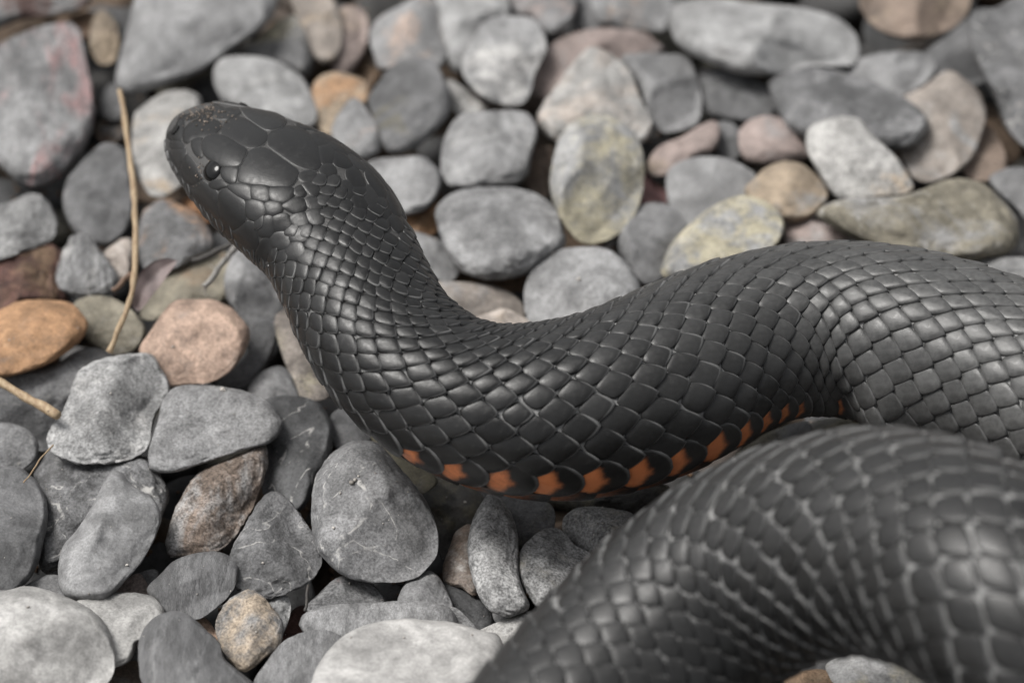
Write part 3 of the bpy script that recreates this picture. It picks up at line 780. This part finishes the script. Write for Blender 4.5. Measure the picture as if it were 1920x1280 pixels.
ROWS_FORE, ROWS_HIND = row_angles(11, .63), row_angles(8, .86)
rows = []
s = 3 * MM
while s < LEN - 4 * MM:
    L = float(frame(s)[14])
    rows.append((s, L))
    s += L
cs, cth, hl, hwd, lift, dome, pexp, ora, lowv = [], [], [], [], [], [], [], [], []
for s, L in rows:
    ROW_TH = ROWS_FORE if s < S_COIL else ROWS_HIND
    NROW = len(ROW_TH) - 2
    for j in range(-NROW, NROW + 1):
        sc_ = s + (L / 2 if j % 2 else 0)
        k = frame(sc_)
        gap = float(k[15]) * 1.055
        jit = rng.normal(0, .028 if s > S_BELLY else .05, 4)
        if rng.random() < .02:
            jit[2:] -= .11            # a stunted scale here and there
        low = abs(j) == NROW
        th0 = math.copysign(ROW_TH[abs(j)], j)
        DTH = .5 * (ROW_TH[abs(j) + 1] - (ROW_TH[abs(j) - 1] if j else -ROW_TH[1]))
        cs.append(sc_ + jit[0] * L)
        cth.append(th0 + jit[1] * DTH + (math.copysign(.06, j) if low else 0))
        hl.append(L * .5 * gap * (1 + jit[2]) * (1.0 if not low else 1.10) * (1.0 if s < S_COIL else 1.09))
        hwd.append(DTH * 1.0 * gap * (1 + jit[3]) * (1.0 if not low else 1.30) * (1.0 if s < S_COIL else .95))
        lift.append(min(.095 * L, .56 * MM) * rng.uniform(.7, 1.35))
        dome.append(min(.050 * L, .36 * MM) * rng.uniform(.8, 1.25) * (1 if sc_ < S_COIL else .6))
        pexp.append(rng.normal(1, .03))
        lowv.append(float(low))
        ora.append(float(np.interp(sc_, [S_BELLY, S_BELLY + 30 * MM, S_HIND - 30 * MM, S_HIND, LEN], [.45, .9, .9, .4, .25])) * rng.uniform(.85, 1.1) if low and (S_BELLY < sc_ < S_HIND or (sc_ > S_HIND and rng.random() < .25)) else 0.0)
arr = lambda v: np.array(v, float)
cs, cth, hl, hwd, lift, dome, pexp, ora, lowv = map(arr, (cs, cth, hl, hwd, lift, dome, pexp, ora, lowv))
cs = np.clip(cs, 1 * MM, LEN - 2 * MM)

# ---- head shields, each one drawn on the head surface
ZX = lambda t: [(290 + float(a.split(',')[0]) / 3.84, 170 + float(a.split(',')[1]) / 3.84) for a in t.split()]
SHIELDS = [
    ('brow_shield', '615,110 700,98 800,120 880,170 930,215 925,255 880,280 815,292 760,260 690,215 640,170', 0),
    ('frontal_shield', '485,290 520,225 570,198 630,205 690,235 760,280 805,310 800,370 740,405 690,415 620,395 550,350 490,320', 0),
    ('brow_shield', '355,370 395,335 450,330 520,350 600,400 665,430 640,490 610,545 540,545 490,545 430,510 370,470 352,420', 0),
    ('crown_shield', '670,450 740,425 800,420 870,470 960,530 1040,585 1015,640 975,695 880,690 780,680 680,672 605,655 610,590 640,520', 0),
    ('crown_shield', '820,320 860,290 940,265 1030,270 1110,320 1160,390 1195,480 1195,540 1165,580 1100,570 1020,540 940,485 860,430 815,390', 0),
    ('snout_shield', '215,300 250,250 330,215 410,215 470,240 480,270 440,310 370,335 290,345 235,385 212,350', 0),
    ('snout_shield', '425,95 500,82 580,97 608,120 618,160 560,190 500,205 440,190', 0),
    ('snout_shield', '262,105 320,72 400,75 425,120 405,190 330,205 240,215 195,190 195,145', 0),
    ('nose_shield', '100,270 130,200 180,185 208,220 203,300 195,360 140,360 100,330', 1),
    ('cheek_shield', '275,370 300,350 345,345 340,400 345,470 310,470 280,420', 1),
    ('lip_shield', '120,370 190,378 215,410 190,425 130,415', 1),
    ('lip_shield', '112,440 140,428 222,432 213,490 188,555 150,530', 1),
    ('lip_shield', '197,565 230,465 270,500 330,600 345,635 300,685 245,665 200,610', 1),
    ('lip_shield', '255,685 335,645 400,695 450,722 455,800 488,945 440,915 350,830 270,740', 1),
    ('lip_shield', '470,740 520,712 590,750 650,803 655,910 640,958 590,998 530,998 490,940 465,830', 1),
    ('lip_shield', '532,1008 590,1008 640,972 680,943 738,972 743,1060 752,1110 720,1165 650,1120 580,1060', 1),
    ('lip_shield', '728,1190 762,1112 790,1068 830,1068 848,1170 800,1213', 1),
    ('temple_shield', '492,562 522,549 598,553 590,600 578,657 540,662 492,620', 1),
    ('temple_shield', '402,690 410,662 480,652 518,688 470,703 410,713', 1),
    ('temple_shield', '532,690 600,677 688,692 688,788 620,770 560,730', 1),
    ('temple_shield', '700,692 823,697 823,788 780,803 705,780', 1),
    ('temple_shield', '835,705 993,707 983,780 930,808 840,785', 1),
    ('temple_shield', '670,800 740,792 788,822 793,890 740,942 672,903 660,850', 1),
    ('temple_shield', '802,812 870,803 913,822 908,873 850,897 803,870', 1),
    ('temple_shield', '752,960 800,908 853,922 853,1048 800,1052 752,1030', 1),
    ('temple_shield', '858,912 950,893 982,950 968,1003 870,1012 860,960', 1),
    ('temple_shield', '837,1062 900,1018 963,1032 968,1110 940,1138 850,1128', 1),
    ('temple_shield', '972,1012 1040,988 1088,1022 1098,1068 1040,1093 977,1078', 1),
    ('temple_shield', '935,1170 990,1102 1058,1098 1083,1190 1030,1218 950,1208', 1),
    ('temple_shield', '922,832 1000,783 1068,788 1093,830 1040,887 980,868', 1),
    ('temple_shield', '983,912 1050,883 1098,902 1098,968 1020,982 987,950', 1),
    ('temple_shield', '1087,792 1140,773 1198,812 1188,848 1120,848', 1),
    ('temple_shield', '1097,882 1160,858 1203,892 1208,948 1150,962 1107,930', 1),
    ('nape_scale', '1042,612 1090,588 1158,602 1168,658 1110,668 1052,648', 0),
    ('nape_scale', '1002,732 1050,692 1083,740 1050,763', 0),
    ('nape_scale', '1187,412 1268,403 1308,470 1278,518 1202,522', 0),
    ('nape_scale', '1128,322 1190,313 1278,352 1288,398 1192,402 1142,370', 0),
    ('nape_scale', '1197,562 1258,533 1298,572 1288,613 1212,608', 0),
    ('nape_scale', '1292,417 1388,432 1398,468 1322,472', 0),
    ('nape_scale', '1065,672 1150,668 1180,725 1140,760 1095,720', 0),
]


def to_st(x, y):
    """arc length and angle on the body where the line of sight of a photo point meets it"""
    d = ray(x, y)
    d = d / np.linalg.norm(d)
    h, n, fi, dist = bvh.ray_cast(Vector(EYE), Vector(d))
    if h is None:
        q = EYE + d * float(np.linalg.norm(on_level(450, 280, 47 * MM) - EYE))
        h, n, fi, dist = bvh.find_nearest(Vector(q))
    h = np.array(h)
    i = fi // NT
    s_ = ss[i]
    for _ in range(3):
        k = frame(s_)
        s_ = float(np.clip(s_ + (h - k[0:3]) @ k[3:6], 0, LEN))
    k = frame(s_)
    x_, y_ = (h - k[0:3]) @ k[9:12] / k[12], (h - k[0:3]) @ k[6:9] / k[13]
    e = 1 - .16 * float(np.clip(1 - (s_ - HEAD_S * .8) / (HEAD_S * .4), 0, 1))
    if y_ < 0:
        y_ /= .90
    return s_, math.atan2(np.sign(x_) * abs(x_) ** (1 / e), np.sign(y_) * abs(y_) ** (1 / e))


def in_poly(pt, poly):
    x, y = pt
    c = False
    for i in range(len(poly)):
        (x1, y1), (x2, y2) = poly[i - 1], poly[i]
        if (y1 > y) != (y2 > y) and x < (x2 - x1) * (y - y1) / (y2 - y1) + x1:
            c = not c
    return c


SH_RHO = np.array([.35, .65, .86, .95, 1.0, 1.0])
SH_SEG = 26
SHF = plate_faces(SH_SEG, len(SH_RHO))
shield_polys = []


BROW = .30 * MM


def shield(name, poly, mirror=False, dome_mm=.26):
    P = np.array(poly)
    c = P.mean(0)
    D = catmull(P, 8, True)
    # even spacing round the outline
    dl = np.concatenate([[0], np.cumsum(np.hypot(*np.diff(np.vstack([D, D[:1]]), axis=0).T))])
    t = np.linspace(0, dl[-1], SH_SEG, endpoint=False)
    D2 = np.vstack([D, D[:1]])
    O = np.column_stack([np.interp(t, dl, D2[:, 0]), np.interp(t, dl, D2[:, 1])])
    O = c + (O - c) * (1 + 3.0 / np.maximum(np.hypot(*(O - c).T), 1))[:, None]
    size = math.sqrt(abs(np.sum(O[:, 0] * np.roll(O[:, 1], -1) - np.roll(O[:, 0], -1) * O[:, 1])) / 2)
    dome = min(dome_mm, .006 * size) * MM
    st0, stO = np.array(to_st(*c)), np.array([to_st(*o) for o in O])
    stO = .7 * stO + .15 * (np.roll(stO, 1, 0) + np.roll(stO, -1, 0))
    st0 = .3 * st0 + .7 * stO.mean(0)
    st = np.vstack([st0[None]] + [st0 + (stO - st0) * r for r in SH_RHO])
    sv, tv = st[:, 0], st[:, 1]
    if mirror:
        tv = -tv
    rho = np.concatenate([[0]] + [[r] * SH_SEG for r in SH_RHO])
    H = .12 * MM + dome * (1 - rho ** 5) + .05 * MM
    H[-SH_SEG:] = -.25 * MM
    if name == 'brow_shield':
        H[:-SH_SEG] += BROW * np.clip(1.2 - rho[:-SH_SEG] * .5, 0, 1)
    nn = surf_n(sv, tv)
    V = surf(sv, tv) + nn * H[:, None]
    Fc = fix_winding(V, SHF, nn)
    loc = V.mean(0)
    me = make_mesh(name, V - loc, Fc)
    col = np.column_stack([np.where(rho > .97, 1.0, rho * .7), np.zeros(len(rho)), np.full(len(rho), rng.uniform(.2, 1))])
    add_scale_data(me, col)
    return link(name, me, sc.m, snake, loc - ORG)


for nm, t, mir in SHIELDS:
    poly = ZX(t)
    shield_polys.append((poly, mir))
    shield(nm, poly)
    if mir:
        shield(nm, poly, True)

# ---- eye and nostril on either side
em = N('snake eye')
em.b.inputs['Specular IOR Level'].default_value = .3
em.b.inputs['Base Color'].default_value = (.003, .003, .003, 1)
em.b.inputs['Roughness'].default_value = .10
nm_ = N('nostril')
nm_.b.inputs['Base Color'].default_value = (.004, .004, .004, 1)
nm_.b.inputs['Roughness'].default_value = .9


def ball(name, px, rx, ry, rz, sink, mat, mirror):
    s_, th = to_st(*px)
    th = -th * 1.3 if mirror else th
    s_, th = np.array(s_), np.array(th)
    n = surf_n(s_, th)
    k = frame(s_)
    t = k[3:6] - n * (n @ k[3:6])
    t /= np.linalg.norm(t)
    b = np.cross(n, t)
    loc = surf(s_, th) + n * sink
    V = ICO3[0][:, :1] * t * rx + ICO3[0][:, 1:2] * b * ry + ICO3[0][:, 2:3] * n * rz
    return link(name, make_mesh(name, V, ICO3[1]), mat, snake, loc - ORG)


for mir in (False, True):
    ball('eye', (398.5, 318.5), 2.65 * MM, 2.45 * MM, 1.15 * MM, -.9 * MM if mir else -.42 * MM, em.m, mir)
    ball('nostril', (331, 246), .9 * MM, 1.2 * MM, .35 * MM, .50 * MM, nm_.m, mir)

# ---- which body scales are free of head shields
pos0 = surf(cs, cth)
nrm0 = surf_n(cs, cth)
pr0 = proj(pos0)
prm = proj(surf(cs, -cth))
facing = np.sum(nrm0 * (EYE - pos0), 1) / np.linalg.norm(EYE - pos0, axis=1)
facing_m = np.sum(surf_n(cs, -cth) * (EYE - surf(cs, -cth)), 1)
keep = np.ones(len(cs), bool)
hs_top = to_st(575, 335)[0]
grown = []
for poly, mir in shield_polys:
    P = np.array(poly)
    c = P.mean(0)
    d = P - c
    grown.append(([tuple(v) for v in c + d * (1 + 2 / np.maximum(np.linalg.norm(d, axis=1), 1))[:, None]], mir))
for i in np.where(cs < HEAD_S * 1.6)[0]:
    if cs[i] < hs_top - .5 * MM and abs(cth[i]) < 1.45:
        # the head in front of the nape carries only shields, unless behind the jaw
        if cs[i] < to_st(470, 345)[0]:
            keep[i] = False
            continue
    if cs[i] < 5 * MM:
        keep[i] = False
        continue
    for poly, mir in grown:
        if (facing[i] > 0 and in_poly(pr0[i, :2], poly)) or (mir and facing_m[i] > 0 and in_poly(prm[i, :2], poly)):
            keep[i] = False
            break
cs, cth, hl, hwd, lift, dome, pexp, ora, lowv = (v[keep] for v in (cs, cth, hl, hwd, lift, dome, pexp, ora, lowv))
pr0, facing = pr0[keep], facing[keep]
pos, nn, dat = plates(cs, cth, hl, hwd, lift, dome, pexp, lowv, ora, rng.random(len(cs)))
PF = plate_faces(NSEG, len(RHO))
PF = fix_winding(pos[0], PF, nn[0])
grey_mixv = np.interp(cs, arc[::40][[11, 15, 19, 22, 28, 31]], [0, .3, .9, 1, .30, .10]) * rng.uniform(.75, 1.1, len(cs))      # scales mixed paler grey towards the hind body
inside = (pr0[:, 0] > 0) & (pr0[:, 0] < 1920) & (pr0[:, 1] > 0) & (pr0[:, 1] < 1280)
# what the other coil hides is not shown
seen = inside & (facing > .12)
for i in np.where(seen)[0]:
    p = pos[i, 0] + nn[i, 0] * .8 * MM
    d = EYE - p
    if bvh.ray_cast(Vector(p), Vector(d / np.linalg.norm(d)))[0] is not None:
        seen[i] = False
area = hl * hwd * frame(cs)[:, 12] * facing / pr0[:, 2] ** 2
order = np.argsort(-np.where(seen, area, 0))
single = set(int(i) for i in order[:300] if seen[i])
rest = [i for i in range(len(cs)) if i not in single]
nv = pos.shape[1]
VV = pos[rest].reshape(-1, 3) - ORG
FF = (PF[None] + (np.arange(len(rest)) * nv)[:, None, None]).reshape(-1, 3)
me = make_mesh('scales', VV, FF)
add_scale_data(me, dat[rest].reshape(-1, 3), np.repeat(grey_mixv[rest], nv))
tag(link('scales', me, sc.m, snake), kind='stuff')
for i in sorted(single):
    loc = pos[i, 0]
    me = make_mesh('scale', pos[i] - loc, PF)
    add_scale_data(me, dat[i], np.full(nv, grey_mixv[i]))
    link('scale', me, sc.m, snake, loc - ORG)

# ---- broad belly plates
gu, gv = np.linspace(-1, 1, 5), np.linspace(-1, 1, 21)
GU, GV = np.meshgrid(gu, gv, indexing='ij')
gi = np.arange(GU.size).reshape(GU.shape)
gq = np.stack([gi[:-1, :-1], gi[1:, :-1], gi[1:, 1:], gi[:-1, 1:]], -1).reshape(-1, 4)
gt_ = np.vstack([gq[:, [0, 1, 2]], gq[:, [0, 2, 3]]])
VV, FF, DD = [], [], []
for r_, (s, L) in enumerate(rows):
    if s < 12 * MM:
        continue
    S_ = s + GU * L * .56
    Th = math.pi + GV * math.radians(57)
    nrm = surf_n(S_, Th)
    H = .1 * MM + .35 * MM * (.5 + .5 * GU) - np.where(np.abs(GU) > .99, .2 * MM, 0) * (GU < 0)
    VV.append((surf(S_, Th) + nrm * H[..., None]).reshape(-1, 3))
    FF.append(fix_winding(VV[-1], gt_, nrm.reshape(-1, 3)) + len(FF) * GU.size)
    DD.append(np.stack([np.zeros(GU.size), np.clip(.36 - .2 * GU.ravel(), 0, 1), np.full(GU.size, .5)], -1))
me = make_mesh('belly_plates', np.vstack(VV) - ORG, np.vstack(FF))
add_scale_data(me, np.vstack(DD))
tag(link('belly_plates', me, sc.m, snake), kind='stuff')


# ------------------------------------------------------------------ stalks, twigs, leaf
def plant_mat(name, a, b):
    s = N(name)
    t = s.n('ShaderNodeTexCoord').outputs['Object']
    mp = s.n('ShaderNodeMapping', {'Vector': t, 'Scale': (1, .2, 1)}).outputs[0]
    nz = s.noise(mp, 1400, 5, .65)
    c = s.mix(s.ramp(nz, .32, .68), c4(a), c4(b))
    c = s.mix(s.ramp(s.noise(t, 500, 4, .6), .62, .72), c, c4((.07, .045, .03)))
    s.put(s.b.inputs['Base Color'], c)
    s.b.inputs['Roughness'].default_value = .7
    s.put(s.b.inputs['Normal'], s.bump(nz, .5, .0003))
    return s.m


def stalk(name, pts, mat, label, cat, taper=(1, 1), seg=10):
    """pts: photo x, photo y, radius in photo px, height in mm"""
    P = np.array([on_level(p[0], p[1], p[3] * MM) for p in pts])
    R = np.array([p[2] for p in pts]) * ((P - EYE) @ FWD) / FPX
    Q = catmull(np.column_stack([P, R]), 8)
    X, R = Q[:, :3], Q[:, 3] * (1 + .20 * vnoise(np.column_stack([np.arange(len(Q)) * .45, np.zeros(len(Q)), np.zeros(len(Q))]), len(pts)))
    X = X + .12 * MM * np.column_stack([vnoise(np.column_stack([np.arange(len(Q)) * .3, np.full(len(Q), k), np.zeros(len(Q))]), 5) for k in range(3)])
    t = np.gradient(X, axis=0)
    t /= np.linalg.norm(t, axis=1)[:, None]
    u = np.cross(t, [0, 0, 1.0])
    u /= np.linalg.norm(u, axis=1)[:, None]
    w = np.cross(u, t)
    a = np.linspace(0, 2 * math.pi, seg, endpoint=False)
    V = X[:, None] + R[:, None, None] * (np.cos(a)[None, :, None] * u[:, None] + np.sin(a)[None, :, None] * w[:, None])
    n = len(X)
    V = np.vstack([V.reshape(-1, 3), X[0] - t[0] * R[0] * .3, X[-1] + t[-1] * R[-1] * .3])
    i = np.arange(n * seg).reshape(n, seg)
    f = [tuple(map(int, q)) for q in np.stack([i[:-1], np.roll(i, -1, 1)[:-1], np.roll(i, -1, 1)[1:], i[1:]], -1).reshape(-1, 4)]
    f += [(int(i[0][(j + 1) % seg]), int(i[0][j]), n * seg) for j in range(seg)] + [(int(i[-1][j]), int(i[-1][(j + 1) % seg]), n * seg + 1) for j in range(seg)]
    loc = X[n // 2]
    return tag(link(name, make_mesh(name, V - loc, f), mat, loc=loc), label, cat)


straw = plant_mat('dry straw', (.25, .17, .10), (.40, .31, .20))
twigm = plant_mat('grey bark', (.16, .15, .14), (.30, .29, .27))
darkt = plant_mat('dark bark', (.03, .028, .026), (.06, .055, .05))
stalk('dry_stalk', [(225, 170, 4, 22), (234, 225, 5.6, 21), (244, 300, 5.6, 20), (252, 380, 5.8, 18), (254, 450, 6.2, 17), (251, 525, 6, 16), (240, 575, 5.6, 14), (222, 620, 5.8, 12), (204, 660, 6.4, 9)],
      straw, 'long thin dry tan stalk bent across the pebbles beside the head', 'stalk')
stalk('straw', [(-60, 688, 8, 8), (-5, 714, 8, 9), (50, 745, 8.5, 10), (108, 778, 9, 11)], straw, 'thick pale straw pointing at the pale blocky stone from the left edge', 'straw')
stalk('twig', [(362, 490, 5, 10), (400, 474, 5.5, 12), (440, 455, 6, 14), (465, 440, 6, 15)], darkt, 'dark twig poking out from under the neck of the snake', 'twig')
stalk('twig', [(384, 538, 5, 13), (405, 510, 5.5, 14), (425, 483, 6, 15), (448, 455, 6, 16)], twigm, 'grey twig with a frayed pale tip beside the neck', 'twig')
stalk('twig', [(573, 1146, 2.6, 2), (575, 1120, 2.8, 3), (578, 1095, 2.6, 4)], darkt, 'short brown twig upright above the grey stone with a pink rim', 'twig')
stalk('twig', [(212, 545, 4, 8), (228, 530, 5, 9), (246, 512, 5, 9)], plant_mat('brown bark', (.10, .06, .04), (.2, .13, .09)), 'tiny brown twig beside the quartz stone', 'twig')
stalk('grass_blade', [(45, 905, 1.2, 12), (70, 868, 1.4, 12), (100, 833, 1.4, 11)], straw, 'thin straw blade across the flaky slate stone', 'blade')
# dry leaf
Lp = [(255, 580), (268, 548), (300, 508), (332, 488)]
mid = catmull([on_level(x, y, z * MM) for (x, y), z in zip(Lp, (4, 9, 12, 13))], 6)
n = len(mid)
wid = np.sin(np.linspace(0.12, math.pi, n)) ** .8 * 2.6 * MM
ax = np.gradient(mid, axis=0)
ax /= np.linalg.norm(ax, axis=1)[:, None]
sd_ = np.cross(ax, UPV * .3 - FWD)
sd_ /= np.linalg.norm(sd_, axis=1)[:, None]
up_ = np.cross(sd_, ax)
c7 = np.linspace(-1, 1, 9)
TOP = mid[:, None] + sd_[:, None] * (wid[:, None] * c7)[..., None] + up_[:, None] * (np.abs(c7) * .55 * wid[:, None] + .15 * MM * np.sin(np.arange(n) * 1.1)[:, None] * c7)[..., None]
NU = up_[:, None] * .15 * MM
V = np.concatenate([TOP.reshape(-1, 3), (TOP - NU).reshape(-1, 3)])
i = np.arange(n * 9).reshape(n, 9)
qd = np.stack([i[:-1, :-1], i[:-1, 1:], i[1:, 1:], i[1:, :-1]], -1).reshape(-1, 4)
q2 = qd[:, ::-1] + n * 9
ring = np.concatenate([i[0], i[1:, -1], i[-1, ::-1][1:], i[::-1, 0][1:-1]])
rq = np.stack([ring, np.roll(ring, -1), np.roll(ring, -1) + n * 9, ring + n * 9], -1)
lfm = N('dry leaf')
lt = lfm.n('ShaderNodeTexCoord').outputs['Object']
lfm.put(lfm.b.inputs['Base Color'], lfm.mix(lfm.noise(lt, 500, 5, .65), c4((.12, .09, .09)), c4((.28, .23, .22))))
lfm.b.inputs['Roughness'].default_value = .6
tag(link('dry_leaf', make_mesh('dry_leaf', V - mid[n // 2], np.vstack([qd, q2, rq])), lfm.m, loc=mid[n // 2]), 'curled purplish dry leaf behind the dry stalk', 'leaf')


# ------------------------------------------------------------------ crumbs of dirt and grit (uncountable)
bm = bmesh.new()
bmesh.ops.create_icosphere(bm, subdivisions=1, radius=1.0)
ICO1 = (np.array([v.co[:] for v in bm.verts]), np.array([[v.index for v in f.verts] for f in bm.faces], np.int32))
bm.free()
bpy.context.view_layer.update()
dg = bpy.context.evaluated_depsgraph_get()


def crumbs(name, pts, on, mat, label, up):
    VV, FF = [], []
    for x, y, r in pts:
        d = ray(x, y)
        ok, loc, nrm, fi, ob, mx = SC.ray_cast(dg, Vector(EYE), Vector(d / np.linalg.norm(d)))
        if not ok or not ob.name.startswith(on) or nrm.z < up:
            continue
        q = ICO1[0] * (1 + rng.uniform(-.35, .35, (len(ICO1[0]), 1))) * rng.uniform(.6, 1.2, 3) * r * MM
        VV.append(q + np.array(loc) + np.array(nrm) * r * MM * .35)
        FF.append(ICO1[1] + len(FF) * len(ICO1[0]))
    return tag(link(name, make_mesh(name, np.vstack(VV), np.vstack(FF), False), mat), label, None, None, 'stuff')


def crumb_mat(name, a, b):
    s = N(name)
    s.put(s.b.inputs['Base Color'], s.mix(s.n('ShaderNodeNewGeometry').outputs['Random Per Island'], c4(a), c4(b)))
    s.b.inputs['Roughness'].default_value = .9
    return s.m


pts = [(rng.uniform(0, 1250), rng.uniform(420, 1200), min(.55, .08 + rng.exponential(.08))) for _ in range(230)]
pts += [(660, 905, .6), (666, 900, .45), (672, 893, .4), (638, 925, .35), (417, 731, .55), (421, 733, .4), (384, 545, .5), (386, 553, .35), (1130, 952, .3)]
crumbs('grit', pts, ('stone', 'pebble'), crumb_mat('pale grit', (.16, .145, .13), (.55, .52, .48)), 'pale grit sprinkled on the pebbles', .25)
pts = [(rng.normal(385, 26), rng.normal(214, 12), rng.uniform(.08, .24)) for _ in range(170)] + [(rng.normal(376, 6), rng.normal(318, 14), rng.uniform(.08, .2)) for _ in range(30)]
crumbs('dirt', pts, ('snout', 'body', 'nose', 'brow', 'frontal', 'lip', 'cheek'), crumb_mat('soil crumbs', (.08, .06, .045), (.30, .25, .21)), 'brown soil crumbs stuck on the snout of the snake', -.5)
pts = [(rng.uniform(0, 1300), rng.uniform(0, 1280), rng.uniform(.25, .8)) for _ in range(1800)]
crumbs('leaf_litter', pts, ('gravel', 'ground'), crumb_mat('leaf litter', (.05, .03, .02), (.24, .15, .09)), 'brown crumbled leaf litter lying deep between the pebbles', .0)
